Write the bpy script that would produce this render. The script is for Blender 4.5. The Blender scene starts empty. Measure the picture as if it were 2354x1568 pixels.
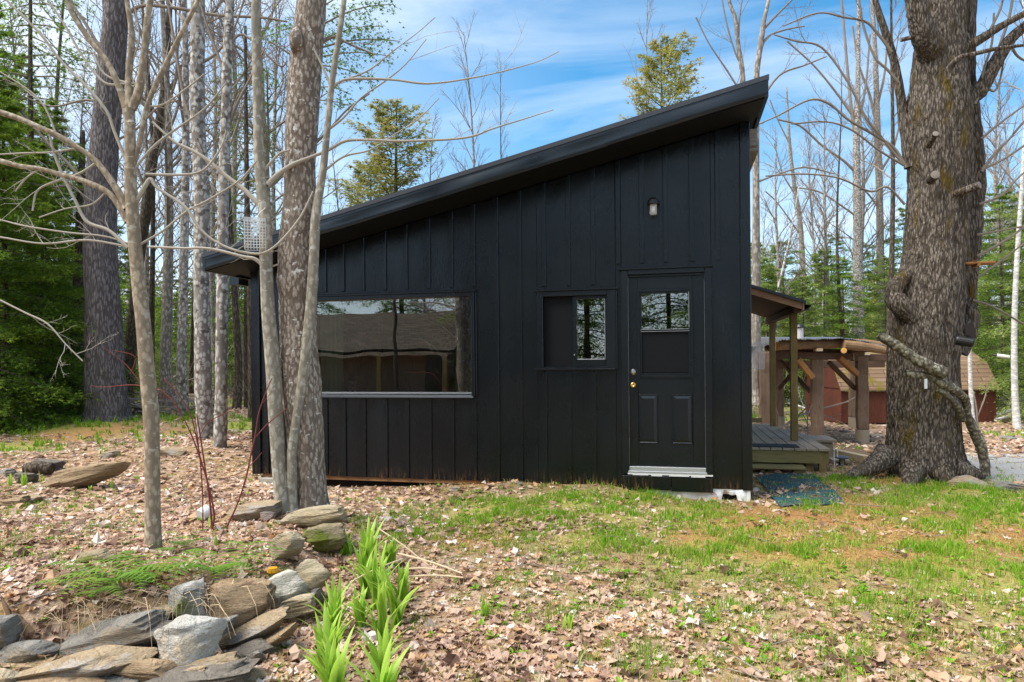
import bpy, bmesh, math, random
import numpy as np
from mathutils import Vector, noise as mnoise
PI = math.pi
rad = math.radians
sc = bpy.context.scene
COL = sc.collection

# ------------------------------------------------------------------ camera
F = 1569.0; CX = 1177.0; HY = 832.0            # focal length and horizon, in units of a 2354 px wide picture
YAW = rad(13.5); ROLL = rad(0.5)
CAM = np.array([-.742, -7.264, 1.41])
FWD = np.array([-math.sin(YAW), math.cos(YAW), 0.0])
_r0 = np.array([math.cos(YAW), math.sin(YAW), 0.0]); _z = np.array([0, 0, 1.0])
RGT = _r0 * math.cos(ROLL) - _z * math.sin(ROLL)
UPV = _z * math.cos(ROLL) + _r0 * math.sin(ROLL)
cam = bpy.data.objects.new('camera', bpy.data.cameras.new('camera'))
COL.objects.link(cam); sc.camera = cam
cam.data.sensor_width = 36; cam.data.lens = 36 * F / 2354
cam.data.shift_y = (HY - 784) / 2354
cam.data.clip_start = .05; cam.data.clip_end = 1000
from mathutils import Matrix
m = Matrix.Identity(4)
for i in range(3):
    m[i][0] = RGT[i]; m[i][1] = UPV[i]; m[i][2] = -FWD[i]; m[i][3] = CAM[i]
cam.matrix_world = m

# ------------------------------------------------------------------ world + sun
SUN_EL, SUN_AZ = rad(56), rad(242)            # azimuth clockwise from +Y
W = bpy.data.worlds.new('World'); sc.world = W; W.use_nodes = True
nt = W.node_tree; nt.nodes.clear()
def wn(t, **k):
    n = nt.nodes.new(t)
    for a, b in k.items(): setattr(n, a, b)
    return n
wo = wn('ShaderNodeOutputWorld'); bg = wn('ShaderNodeBackground')
sky = wn('ShaderNodeTexSky', sky_type='NISHITA', sun_disc=False, sun_elevation=SUN_EL, sun_rotation=SUN_AZ,
         altitude=200, air_density=1.0, dust_density=.6, ozone_density=2.5)
hsv = wn('ShaderNodeHueSaturation'); hsv.inputs['Saturation'].default_value = 1.32; hsv.inputs['Hue'].default_value = .487; hsv.inputs['Value'].default_value = .68
nt.links.new(sky.outputs[0], hsv.inputs['Color'])
tc = wn('ShaderNodeTexCoord')
mp = wn('ShaderNodeMapping'); mp.inputs['Rotation'].default_value = (rad(12), rad(-14), rad(20)); mp.inputs['Scale'].default_value = (1.0, 1.2, 5.5)
nt.links.new(tc.outputs['Generated'], mp.inputs[0])
n1 = wn('ShaderNodeTexNoise'); n1.inputs['Scale'].default_value = 1.5; n1.inputs['Detail'].default_value = 9; n1.inputs['Roughness'].default_value = .56; n1.inputs['Distortion'].default_value = .5
nt.links.new(mp.outputs[0], n1.inputs['Vector'])
r1 = wn('ShaderNodeValToRGB'); r1.color_ramp.elements[0].position = .46; r1.color_ramp.elements[1].position = .78
nt.links.new(n1.outputs[0], r1.inputs[0])
# broad cloud bank in the west (left of the picture) and over the horizon
sx = wn('ShaderNodeSeparateXYZ'); nt.links.new(tc.outputs['Generated'], sx.inputs[0])
mw = wn('ShaderNodeMapRange'); mw.inputs['From Min'].default_value = -.12; mw.inputs['From Max'].default_value = -.75; mw.inputs['To Max'].default_value = .66
nt.links.new(sx.outputs[0], mw.inputs[0])
mh = wn('ShaderNodeMapRange'); mh.inputs['From Min'].default_value = .36; mh.inputs['From Max'].default_value = .0; mh.inputs['To Max'].default_value = .50
nt.links.new(sx.outputs[2], mh.inputs[0])
mb_ = wn('ShaderNodeMapRange'); mb_.inputs['From Min'].default_value = .1; mb_.inputs['From Max'].default_value = -.4; mb_.inputs['To Max'].default_value = .75
nt.links.new(sx.outputs[1], mb_.inputs[0])
def mx(a, b):
    n = wn('ShaderNodeMath', operation='MAXIMUM'); nt.links.new(a, n.inputs[0]); nt.links.new(b, n.inputs[1]); return n.outputs[0]
sc_ = wn('ShaderNodeMath', operation='MULTIPLY'); sc_.inputs[1].default_value = .85; nt.links.new(r1.outputs[0], sc_.inputs[0])
ad = wn('ShaderNodeMath', operation='ADD', use_clamp=True)
nt.links.new(sc_.outputs[0], ad.inputs[0]); nt.links.new(mx(mx(mw.outputs[0], mh.outputs[0]), mb_.outputs[0]), ad.inputs[1])
cm = wn('ShaderNodeMixRGB'); cm.inputs[2].default_value = (2.9, 3.3, 3.75, 1)
nt.links.new(ad.outputs[0], cm.inputs[0]); nt.links.new(hsv.outputs[0], cm.inputs[1])
nt.links.new(cm.outputs[0], bg.inputs[0]); bg.inputs[1].default_value = .135
nt.links.new(bg.outputs[0], wo.inputs[0])
sun = bpy.data.objects.new('sun', bpy.data.lights.new('sun', 'SUN')); COL.objects.link(sun)
sun.data.energy = 3.0; sun.data.angle = rad(48); sun.data.color = (1, .935, .83)
sd = Vector((math.sin(SUN_AZ) * math.cos(SUN_EL), math.cos(SUN_AZ) * math.cos(SUN_EL), math.sin(SUN_EL)))
sun.rotation_euler = sd.to_track_quat('Z', 'Y').to_euler(); sun.location = (0, -10, 30)
sc.view_settings.view_transform = 'Standard'; sc.view_settings.look = 'None'
sc.view_settings.exposure = 1.38; sc.view_settings.gamma = 1
sc.cycles.max_bounces = 6; sc.cycles.diffuse_bounces = 3; sc.cycles.glossy_bounces = 3; sc.cycles.transparent_max_bounces = 12
sc.cycles.use_denoising = True

# ------------------------------------------------------------------ geometry helpers
def ray(px, py): return FWD + RGT * (px - CX) / F - UPV * (py - HY) / F
def P(px, py, d): return CAM + ray(px, py) * d
def onZ(px, py, z=0.0):
    r = ray(px, py); return CAM + r * ((z - CAM[2]) / r[2])
def onY(px, py, y=0.0):
    r = ray(px, py); return CAM + r * ((y - CAM[1]) / r[1])
def project(p):
    d = np.asarray(p, float) - CAM; w = d @ FWD
    return CX + F * (d @ RGT) / w, HY - F * (d @ UPV) / w, w

CTRL = [(1177,1568,-.03),(1600,1568,-.03),(2000,1568,-.03),(2354,1500,-.03),(2300,1300,-.02),(1700,1300,-.01),(1300,1300,0),(1000,1300,0),(900,1450,-.05),
 (780,1560,-.09),(1727,1152,-.03),(1640,1148,-.03),(1570,1138,-.02),(1500,1122,.03),(1400,1105,.12),(1200,1100,.12),(1100,1103,.08),(1040,1115,.02),(950,1120,-.03),(800,1125,-.05),(1250,1180,.03),(1000,1180,0),
 (690,1172,.12),(650,1180,.12),(740,1170,.10),(590,1108,-.02),(350,1280,.02),(100,1250,.04),(450,1120,.05),(150,1090,.08),(0,1040,.13),(0,990,.2),(245,968,.32),(500,1015,.2),(450,940,.3),(20,935,.28),
 (560,935,.2),(2100,1088,0),(2300,1130,-.02),(1850,1120,.01),(1790,1160,0),(1950,1160,-.01),(2354,1080,-.04),(1760,1090,0),(1880,1088,-.03),(1990,1040,-.3),(1900,1030,-.3),(1990,1018,-.42),(1880,1018,-.42),
 (2354,985,-.42),(2050,980,-.46),(1800,925,-.46),(2200,930,-.4),(2354,930,-.4)]
CP = np.array([list(onZ(a, b, c)[:2]) + [c] for a, b, c in CTRL] +
              [[-30, 40, .1], [0, 45, -.3], [30, 45, -.3], [-5, -12, -.05], [5, -12, -.05], [-14, -12, -.05], [-25, 15, .3], [-3, 5, 0], [-2, 3, 0], [-5, 3, .05], [-9, -3, .1], [8, -4, -.03], [14, 5, -.2]])
BEDPX = [(-900, 1640), (-300, 1570), (100, 1535), (300, 1512), (500, 1488), (650, 1430), (735, 1345), (785, 1258), (800, 1205), (740, 1160), (640, 1140)]
BED = np.array([onZ(a, b, -.08)[:2] for a, b in BEDPX])
BEDH = np.array([.2, .2, .2, .2, .19, .17, .15, .11, .06, .0, .0])
def bedraise(x, y):
    best = np.full(x.shape, 1e9); sgn = np.zeros(x.shape); hh = np.zeros(x.shape)
    for i in range(len(BED) - 1):
        a, b = BED[i], BED[i + 1]; d = b - a; L2 = d @ d
        t = np.clip(((x - a[0]) * d[0] + (y - a[1]) * d[1]) / L2, 0, 1)
        dx = x - a[0] - t * d[0]; dy = y - a[1] - t * d[1]
        dist = np.hypot(dx, dy); cr = d[0] * dy - d[1] * dx
        u = dist < best
        best = np.where(u, dist, best); sgn = np.where(u, np.sign(cr), sgn); hh = np.where(u, BEDH[i] + (BEDH[i + 1] - BEDH[i]) * t, hh)
    s = best * sgn
    r = np.clip((s + .02) / .22, 0, 1); r = r * r * (3 - 2 * r)
    return hh * r * np.clip(1.6 - s / 2.2, 0, 1), s
def H(x, y):
    x = np.asarray(x, float); y = np.asarray(y, float); shp = x.shape; x = x.ravel(); y = y.ravel()
    num = np.zeros(x.shape); den = np.zeros(x.shape)
    for cx, cy, cz in CP:
        w = 1 / ((x - cx) ** 2 + (y - cy) ** 2 + .12) ** 1.7
        num += w * cz; den += w
    z = num / den + bedraise(x, y)[0]
    near = np.exp(-((x + .7) ** 2 + (y + 7.2) ** 2) / 900)
    z += near * (.018 * np.sin(2.1 * x + 1.3 * y) * np.cos(1.7 * y - .8 * x + 1) + .010 * np.sin(5.3 * x - 3.1 * y + 2) * np.cos(4.7 * y + 2.2 * x))
    return z.reshape(shp)
def H1(x, y): return float(H(np.array([x]), np.array([y]))[0])
def G(px, py):
    z = 0.0
    for i in range(30):
        p = onZ(px, py, z); z = .5 * z + .5 * H1(p[0], p[1])
    p = onZ(px, py, z); p[2] = H1(p[0], p[1]); return p

class MB:
    """collects polygons for one mesh"""
    def __init__(s): s.v = []; s.f = []; s.mi = []; s.n = 0; s.t = []
    def add(s, v, f, mi=0, tint=0.5):
        v = np.asarray(v, float).reshape(-1, 3); f = np.asarray(f, int)
        s.v.append(v); s.f.append(f + s.n); s.mi.append(np.full(len(f), mi)); s.n += len(v)
        s.t.append(np.full(len(v), tint) if np.isscalar(tint) else np.asarray(tint, float))
    def box(s, x0, x1, y0, y1, z0, z1, mi=0, M=None, zt=None):
        """zt: (z at x0, z at x1) of a sloping top"""
        a, b = zt if zt else (z1, z1)
        v = np.array([[x0, y0, z0], [x1, y0, z0], [x1, y1, z0], [x0, y1, z0], [x0, y0, a], [x1, y0, b], [x1, y1, b], [x0, y1, a]], float)
        if M is not None: v = v @ np.array(M.to_3x3()).T + np.array(M.translation)
        s.add(v, [[0, 3, 2, 1], [4, 5, 6, 7], [0, 1, 5, 4], [1, 2, 6, 5], [2, 3, 7, 6], [3, 0, 4, 7]], mi)
    def tube(s, p, r, k=8, mi=0, cap=True, tint=.5, bump=None):
        p = np.asarray(p, float); n = len(p); r = np.broadcast_to(np.asarray(r, float), (n,))
        t = np.gradient(p, axis=0); t /= np.linalg.norm(t, axis=1)[:, None] + 1e-12
        mean = t.mean(axis=0); ref = np.array([1.0, 0, 0]) if abs(mean[0]) < .6 * np.linalg.norm(mean) + 1e-9 else np.array([0, 1.0, 0])
        a = np.cross(t, ref); a /= np.linalg.norm(a, axis=1)[:, None] + 1e-12; b = np.cross(t, a)
        th = np.arange(k) * 2 * PI / k
        rr = r[:, None] * np.ones(k)[None]
        if bump is not None: rr = bump(rr, p, th, a, b)
        v = p[:, None] + rr[:, :, None] * (np.cos(th)[None, :, None] * a[:, None] + np.sin(th)[None, :, None] * b[:, None])
        i = np.arange(n - 1)[:, None] * k; j = np.arange(k)[None]; j2 = (j + 1) % k
        f = np.stack([i + j, i + j2, i + k + j2, i + k + j], -1).reshape(-1, 4)
        s.add(v.reshape(-1, 3), f, mi, tint)
        if cap:
            base = s.n - n * k
            for ring, c, flip in ((0, p[0], 0), (n - 1, p[-1], 1)):
                q = [[base + ring * k + x, base + ring * k + (x + 1) % k, s.n] for x in range(k)]
                s.v.append(np.array([c])); s.t.append(np.array([tint if np.isscalar(tint) else .5])); s.f.append(np.array(q)); s.mi.append(np.full(k, mi)); s.n += 1
    def lathe(s, c, prof, k=16, mi=0, M=None):
        th = np.arange(k) * 2 * PI / k; v = []
        for r, z in prof: v += [[r * math.cos(t), r * math.sin(t), z] for t in th]
        v = np.array(v)
        if M is not None: v = v @ np.array(M.to_3x3()).T
        v = v + np.asarray(c); n = len(prof)
        f = [[i * k + j, i * k + (j + 1) % k, (i + 1) * k + (j + 1) % k, (i + 1) * k + j] for i in range(n - 1) for j in range(k)]
        s.add(v, f, mi)
    def build(s, name, mats, parent=None, smooth=False, loc=None):
        me = bpy.data.meshes.new(name)
        V = np.concatenate(s.v); 
        if loc is not None: V = V - np.asarray(loc)
        L = [f for f in s.f]
        tot = np.concatenate([np.full(len(f), f.shape[1]) for f in L]); idx = np.concatenate([f.ravel() for f in L])
        me.vertices.add(len(V)); me.vertices.foreach_set('co', V.ravel())
        me.loops.add(len(idx)); me.loops.foreach_set('vertex_index', idx)
        me.polygons.add(len(tot)); st = np.concatenate([[0], np.cumsum(tot)[:-1]])
        me.polygons.foreach_set('loop_start', st); me.polygons.foreach_set('loop_total', tot)
        me.polygons.foreach_set('material_index', np.concatenate(s.mi))
        me.polygons.foreach_set('use_smooth', np.full(len(tot), smooth))
        at = me.attributes.new('tint', 'FLOAT', 'POINT'); at.data.foreach_set('value', np.concatenate(s.t))
        me.update(); me.validate()
        for mm in (mats if isinstance(mats, (list, tuple)) else [mats]): me.materials.append(mm)
        o = bpy.data.objects.new(name, me); COL.objects.link(o)
        if parent is not None: o.parent = parent
        if loc is not None: o.location = loc
        return o

def tag(o, label=None, cat=None, group=None, kind=None):
    if label: o['label'] = label
    if cat: o['category'] = cat
    if group: o['group'] = group
    if kind: o['kind'] = kind
    return o
def thing(name, label, cat, loc=(0, 0, 0), group=None):
    o = bpy.data.objects.new(name, None); COL.objects.link(o); o.location = loc; o.empty_display_size = .1
    return tag(o, label, cat, group)
def child(mbd, name, mats, root, smooth=False):
    """child whose vertices were given in world space; root carries a location only"""
    o = mbd.build(name, mats, root, smooth, loc=tuple(root.location)); o.location = (0, 0, 0); return o
def bevel(o, w=.004, seg=1):
    b = o.modifiers.new('bevel', 'BEVEL'); b.width = w; b.segments = seg; b.limit_method = 'ANGLE'; return o

# ------------------------------------------------------------------ materials
class Mat:
    def __init__(s, name, rough=.8, spec=.3):
        s.m = bpy.data.materials.new(name); s.m.use_nodes = True; s.nt = s.m.node_tree
        s.p = s.nt.nodes['Principled BSDF']; s.p.inputs['Roughness'].default_value = rough; s.p.inputs['Specular IOR Level'].default_value = spec
        s.obj = None
    def n(s, t, **k):
        x = s.nt.nodes.new(t)
        for a, b in k.items(): setattr(x, a, b)
        return x
    def l(s, a, b): s.nt.links.new(a, b)
    def co(s, scale=(1, 1, 1), rot=(0, 0, 0)):
        t = s.n('ShaderNodeTexCoord'); q = s.n('ShaderNodeMapping'); q.inputs['Scale'].default_value = scale; q.inputs['Rotation'].default_value = rot
        s.l(t.outputs['Object'], q.inputs[0]); return q.outputs[0]
    def noise(s, scale, co=None, detail=4, rough=.55, dist=0):
        x = s.n('ShaderNodeTexNoise'); x.inputs['Scale'].default_value = scale; x.inputs['Detail'].default_value = detail; x.inputs['Roughness'].default_value = rough; x.inputs['Distortion'].default_value = dist
        if co is not None: s.l(co, x.inputs['Vector'])
        return x.outputs[0]
    def voro(s, scale, co=None, feat='F1'):
        x = s.n('ShaderNodeTexVoronoi', feature=feat); x.inputs['Scale'].default_value = scale
        if co is not None: s.l(co, x.inputs['Vector'])
        return x.outputs['Distance']
    def ramp(s, fac, stops):
        r = s.n('ShaderNodeValToRGB'); e = r.color_ramp.elements
        while len(e) < len(stops): e.new(.5)
        for i, (p, c) in enumerate(stops): e[i].position = p; e[i].color = (*c, 1) if len(c) == 3 else c
        s.l(fac, r.inputs[0]); return r.outputs[0]
    def g(s, fac, a, b): return s.ramp(fac, [(a, (0, 0, 0)), (b, (1, 1, 1))])
    def mix(s, fac, a, b, mode='MIX'):
        x = s.n('ShaderNodeMixRGB', blend_type=mode)
        for i, v in ((0, fac), (1, a), (2, b)):
            if isinstance(v, (int, float)): x.inputs[i].default_value = v
            elif isinstance(v, tuple): x.inputs[i].default_value = (*v, 1)
            else: s.l(v, x.inputs[i])
        return x.outputs[0]
    def math(s, op, a, b=0.0):
        x = s.n('ShaderNodeMath', operation=op)
        for i, v in ((0, a), (1, b)):
            if isinstance(v, (int, float)): x.inputs[i].default_value = v
            else: s.l(v, x.inputs[i])
        return x.outputs[0]
    def attr(s, name='tint'):
        x = s.n('ShaderNodeAttribute', attribute_name=name); return x
    def color(s, c):
        if isinstance(c, tuple): s.p.inputs['Base Color'].default_value = (*c, 1)
        else: s.l(c, s.p.inputs['Base Color'])
        return s
    def bump(s, h, strength=.5, dist=.01):
        b = s.n('ShaderNodeBump'); b.inputs['Strength'].default_value = strength; b.inputs['Distance'].default_value = dist
        s.l(h, b.inputs['Height']); s.l(b.outputs[0], s.p.inputs['Normal']); return s

def bark(name, base, dark, light, stretch=.25, scale=14, bstr=.8, bd=.02, spots=None, moss=None, fine=1.0, spotscale=9, cracks=.5):
    M = Mat(name, .92, .15)
    co = M.co((1, 1, stretch))
    a = M.noise(scale, co, 6, .6, .6); v = M.voro(scale * 1.3, co)
    c = M.mix(M.g(a, .35, .7), base, light)
    c = M.mix(M.math('MULTIPLY', M.g(v, .32 + cracks * .1, .55), cracks * 1.5), c, dark)
    c = M.mix(M.g(M.noise(scale * .28, co, 4), .5, .72), c, tuple(x * .62 for x in base))
    if spots:
        sp = M.noise(spotscale, M.co((1, 1, 1.4)), 2, .5)
        c = M.mix(M.math('MULTIPLY', M.g(sp, spots[1], spots[1] + .035), .75), c, spots[0])
    if moss:
        ms = M.noise(3.1, M.co((1.6, 1.6, .5)), 6, .65)
        c = M.mix(M.g(ms, moss[1], moss[1] + .1), c, moss[0])
    M.color(c)
    h = M.math('SUBTRACT', a, M.math('MULTIPLY', v, .8)); h = M.math('ADD', h, M.math('MULTIPLY', M.noise(scale * 5 * fine, co, 3), .25))
    M.bump(h, bstr, bd)
    return M.m
BK = {}
BK['maple_old'] = bark('bark_old_maple', (.19, .155, .125), (.026, .020, .015), (.32, .28, .24), .22, 36, 1.0, .05, spots=((.30, .30, .28), .72), moss=((.12, .085, .02), .55), spotscale=55)
BK['maple'] = bark('bark_grey_maple', (.34, .285, .235), (.10, .07, .055), (.46, .41, .36), .4, 34, .9, .015, spots=((.66, .66, .64), .64), spotscale=17)
BK['smooth'] = bark('bark_smooth_sapling', (.33, .305, .25), (.15, .125, .095), (.44, .42, .36), .45, 24, .45, .006, spots=((.46, .46, .43), .63), cracks=.4, spotscale=20)
BK['tan'] = bark('bark_tan_sapling', (.34, .275, .20), (.14, .11, .08), (.46, .40, .31), .55, 26, .5, .006, spots=((.44, .41, .35), .62), cracks=.4, spotscale=18)
BK['pine'] = bark('bark_pine', (.17, .15, .15), (.05, .042, .042), (.27, .245, .25), .22, 26, 1.0, .03)
BK['dark'] = bark('bark_dark', (.10, .08, .06), (.03, .024, .018), (.17, .14, .11), .3, 22, .9, .02)
BK['blotch'] = bark('bark_blotched', (.42, .40, .37), (.11, .085, .07), (.54, .53, .50), .6, 14, .6, .012, spots=((.075, .055, .045), .60), spotscale=7)
BK['grey'] = bark('bark_far_grey', (.33, .29, .25), (.12, .10, .085), (.43, .40, .36), .4, 16, .5, .01, spots=((.42, .42, .4), .66), spotscale=10)
BK['birch'] = bark('bark_white_birch', (.68, .68, .66), (.14, .12, .11), (.78, .78, .77), 2.5, 6, .3, .005, spots=((.07, .06, .055), .69), spotscale=8, cracks=.3)
BK['dead'] = bark('bark_dead_branch', (.20, .175, .125), (.055, .045, .035), (.34, .32, .25), .8, 20, 1.0, .02, spots=((.42, .44, .36), .62), spotscale=16)
def twigmat(name, c1, c2):
    M = Mat(name, .85, .2); M.color(M.mix(M.noise(1.5, M.co()), c1, c2)); return M.m
TW = twigmat('twig_grey_brown', (.15, .115, .09), (.30, .26, .22))
TWP = twigmat('twig_pale', (.30, .26, .20), (.46, .44, .40))
TWR = twigmat('stem_red', (.13, .025, .03), (.24, .07, .055))
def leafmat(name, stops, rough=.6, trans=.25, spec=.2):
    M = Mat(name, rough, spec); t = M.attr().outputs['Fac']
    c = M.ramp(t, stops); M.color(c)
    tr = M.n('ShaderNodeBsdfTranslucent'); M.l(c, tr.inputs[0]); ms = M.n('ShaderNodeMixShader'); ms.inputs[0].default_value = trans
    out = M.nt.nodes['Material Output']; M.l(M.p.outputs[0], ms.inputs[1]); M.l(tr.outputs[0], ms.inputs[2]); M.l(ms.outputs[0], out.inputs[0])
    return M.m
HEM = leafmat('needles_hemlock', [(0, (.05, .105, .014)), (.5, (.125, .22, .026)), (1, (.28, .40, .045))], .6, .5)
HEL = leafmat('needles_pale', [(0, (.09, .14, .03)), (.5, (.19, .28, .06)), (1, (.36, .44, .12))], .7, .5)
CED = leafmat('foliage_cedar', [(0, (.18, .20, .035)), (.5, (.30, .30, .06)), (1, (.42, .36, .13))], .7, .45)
LIT = leafmat('leaf_litter', [(0, (.11, .058, .038)), (.12, (.23, .125, .085)), (.3, (.42, .275, .205)), (.55, (.57, .415, .325)), (.72, (.55, .33, .17)), (.85, (.66, .535, .46)), (1, (.74, .66, .61))], .6, .25, .3)
GRS = leafmat('grass_blades', [(0, (.10, .24, .012)), (.5, (.20, .42, .02)), (.8, (.30, .42, .04)), (1, (.58, .47, .20))], .5, .35)
LIL = leafmat('lily_leaves', [(0, (.17, .30, .03)), (.45, (.29, .52, .05)), (1, (.50, .68, .12))], .42, .45, .4)
FRN = leafmat('fern_fronds', [(0, (.06, .15, .015)), (.6, (.14, .27, .03)), (1, (.30, .30, .05))], .5, .3)
NDL = leafmat('pine_needles', [(0, (.25, .12, .045)), (1, (.55, .31, .12))], .7, .1)

def simple(name, c, rough=.6, spec=.4, metal=0):
    M = Mat(name, rough, spec); M.color(c); M.p.inputs['Metallic'].default_value = metal; return M.m
def paint(name, c, rough=.4, scale=60, b=.15, wear=None):
    M = Mat(name, rough, .62); M.p.inputs['Specular Tint'].default_value = (.78, .89, 1.0, 1)
    n = M.noise(scale, M.co((1, 1, .25)), 5, .6)
    cc = M.mix(M.g(n, .3, .75), c, tuple(x * 1.5 for x in c))
    if wear:
        t = M.n('ShaderNodeTexCoord'); s = M.n('ShaderNodeSeparateXYZ'); M.l(t.outputs['Object'], s.inputs[0])
        band = M.n('ShaderNodeMapRange'); band.inputs['From Min'].default_value = wear[0]; band.inputs['From Max'].default_value = wear[1]; band.inputs['To Min'].default_value = 1; band.inputs['To Max'].default_value = 0
        M.l(s.outputs[2], band.inputs[0])
        wn_ = M.noise(16, M.co((2.6, 1, .35)), 6, .7); reg = M.noise(1.1, M.co((1, 0, 0)), 1)
        w = M.math('MULTIPLY', band.outputs[0], M.g(wn_, .5, .68)); w = M.math('MULTIPLY', w, M.g(reg, .42, .56))
        cc = M.mix(w, cc, (.26, .13, .05))
    M.color(cc)
    h = M.math('ADD', M.math('MULTIPLY', M.noise(2.0, M.co((1.2, 1, .5)), 1), 9.0), n)
    M.bump(h, b, .01)
    rr = M.ramp(M.noise(2.3, M.co((1, 1, .5)), 3), [(.3, (rough - .05,) * 3), (.7, (rough + .08,) * 3)]); M.l(rr, M.p.inputs['Roughness'])
    return M.m
SID = paint('black_painted_siding', (.0016, .0023, .0038), .26, 55, .30, wear=(.06, .24))
TRIM = paint('black_trim_paint', (.0028, .0038, .006), .28, 40, .12)
FASC = paint('black_metal_fascia', (.0045, .007, .011), .30, 2, .10)
DOORP = paint('black_door_paint', (.003, .0042, .0066), .28, 30, .06)
SOF = simple('soffit_black', (.0035, .0045, .006), .6, .25)
def wood(name, a, b, dk, grain='z', rough=.8, wet=None):
    M = Mat(name, rough, .25)
    s = {'z': (6, 6, .35), 'x': (.35, 6, 6), 'y': (6, .35, 6)}[grain]
    n = M.noise(5, M.co(s), 6, .6, .5); k = M.noise(1.6, M.co(), 3)
    c = M.mix(M.g(n, .3, .7), a, b); c = M.mix(M.g(M.noise(14, M.co(s), 3), .55, .7), c, dk)
    c = M.mix(M.math('MULTIPLY', M.g(k, .45, .75), .5), c, dk)
    if wet: c = M.mix(M.g(M.noise(2.2, M.co(), 4), .42, .62), c, wet)
    M.color(c); M.bump(n, .4, .006); return M.m
WPT = wood('treated_wood', (.25, .17, .065), (.34, .25, .11), (.13, .09, .035), 'z', wet=(.17, .135, .05))
WPTX = wood('treated_joist', (.22, .18, .075), (.30, .25, .12), (.12, .10, .04), 'x')
DECK = wood('deck_boards', (.30, .235, .175), (.42, .35, .27), (.19, .145, .11), 'y')
LOGW = wood('peeled_log', (.19, .115, .06), (.29, .185, .10), (.09, .05, .03), 'x')
POSTW = wood('rough_sawn_post', (.16, .105, .07), (.25, .175, .12), (.08, .05, .035), 'z')
DKW = wood('dark_beam', (.085, .05, .033), (.14, .085, .055), (.05, .03, .02), 'x')
ORW = wood('orange_brace', (.28, .13, .04), (.36, .18, .065), (.17, .08, .03), 'x')
TAN = wood('pale_timber', (.42, .33, .21), (.55, .45, .31), (.25, .18, .11), 'x')
REDW = wood('red_barn_boards', (.085, .024, .014), (.13, .042, .024), (.05, .018, .013), 'z')
WHT = simple('white_vinyl', (.75, .76, .76), .5)
ALU = simple('aluminium_sill', (.5, .52, .55), .35, .5, .6)
BLK = simple('black_plastic', (.012, .012, .013), .4)
BRS = simple('brass_knob', (.75, .48, .16), .28, .5, 1)
NIK = simple('nickel_deadbolt', (.6, .6, .58), .3, .5, 1)
def glass(name, fac=.10, rough=0.0):
    M = Mat(name); nt_ = M.nt; out = nt_.nodes['Material Output']
    tr = M.n('ShaderNodeBsdfTransparent'); tr.inputs[0].default_value = (.80, .84, .82, 1)
    gl = M.n('ShaderNodeBsdfGlossy'); gl.inputs['Roughness'].default_value = rough
    bw = M.n('ShaderNodeBump'); bw.inputs['Strength'].default_value = .05; bw.inputs['Distance'].default_value = .02; M.l(M.noise(2.2, M.co(), 1), bw.inputs['Height']); M.l(bw.outputs[0], gl.inputs['Normal'])
    lw = M.n('ShaderNodeFresnel'); lw.inputs[0].default_value = 1.5
    f = M.math('ADD', M.math('MULTIPLY', lw.outputs[0], 1.5), fac)
    ms = M.n('ShaderNodeMixShader'); M.l(f, ms.inputs[0]); M.l(tr.outputs[0], ms.inputs[1]); M.l(gl.outputs[0], ms.inputs[2]); M.l(ms.outputs[0], out.inputs[0])
    return M.m
GLS = glass('window_glass', .20)
SCRN = simple('insect_screen', (.0045, .0055, .0075), .6, .2)

# ------------------------------------------------------------------ ground
def lin(a, b, n): return np.linspace(a, b, n)
gx = np.concatenate([-np.geomspace(160, 13, 36), lin(-12.9, 9, 300), np.geomspace(9.1, 170, 40)])
gy = np.concatenate([-np.geomspace(60, 12, 12), lin(-11.9, 9, 300), np.geomspace(9.1, 260, 70)])
X, Y = np.meshgrid(gx, gy)
Zg = H(X, Y)
mbg = MB(); nx, ny = len(gx), len(gy)
i, j = np.meshgrid(np.arange(nx - 1), np.arange(ny - 1)); q = (j * nx + i).ravel()
fc = np.stack([q, q + 1, q + nx + 1, q + nx], -1)
# drop the ground just under the cabin's raised floor
mbg.add(np.stack([X, Y, Zg], -1).reshape(-1, 3), fc)
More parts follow.
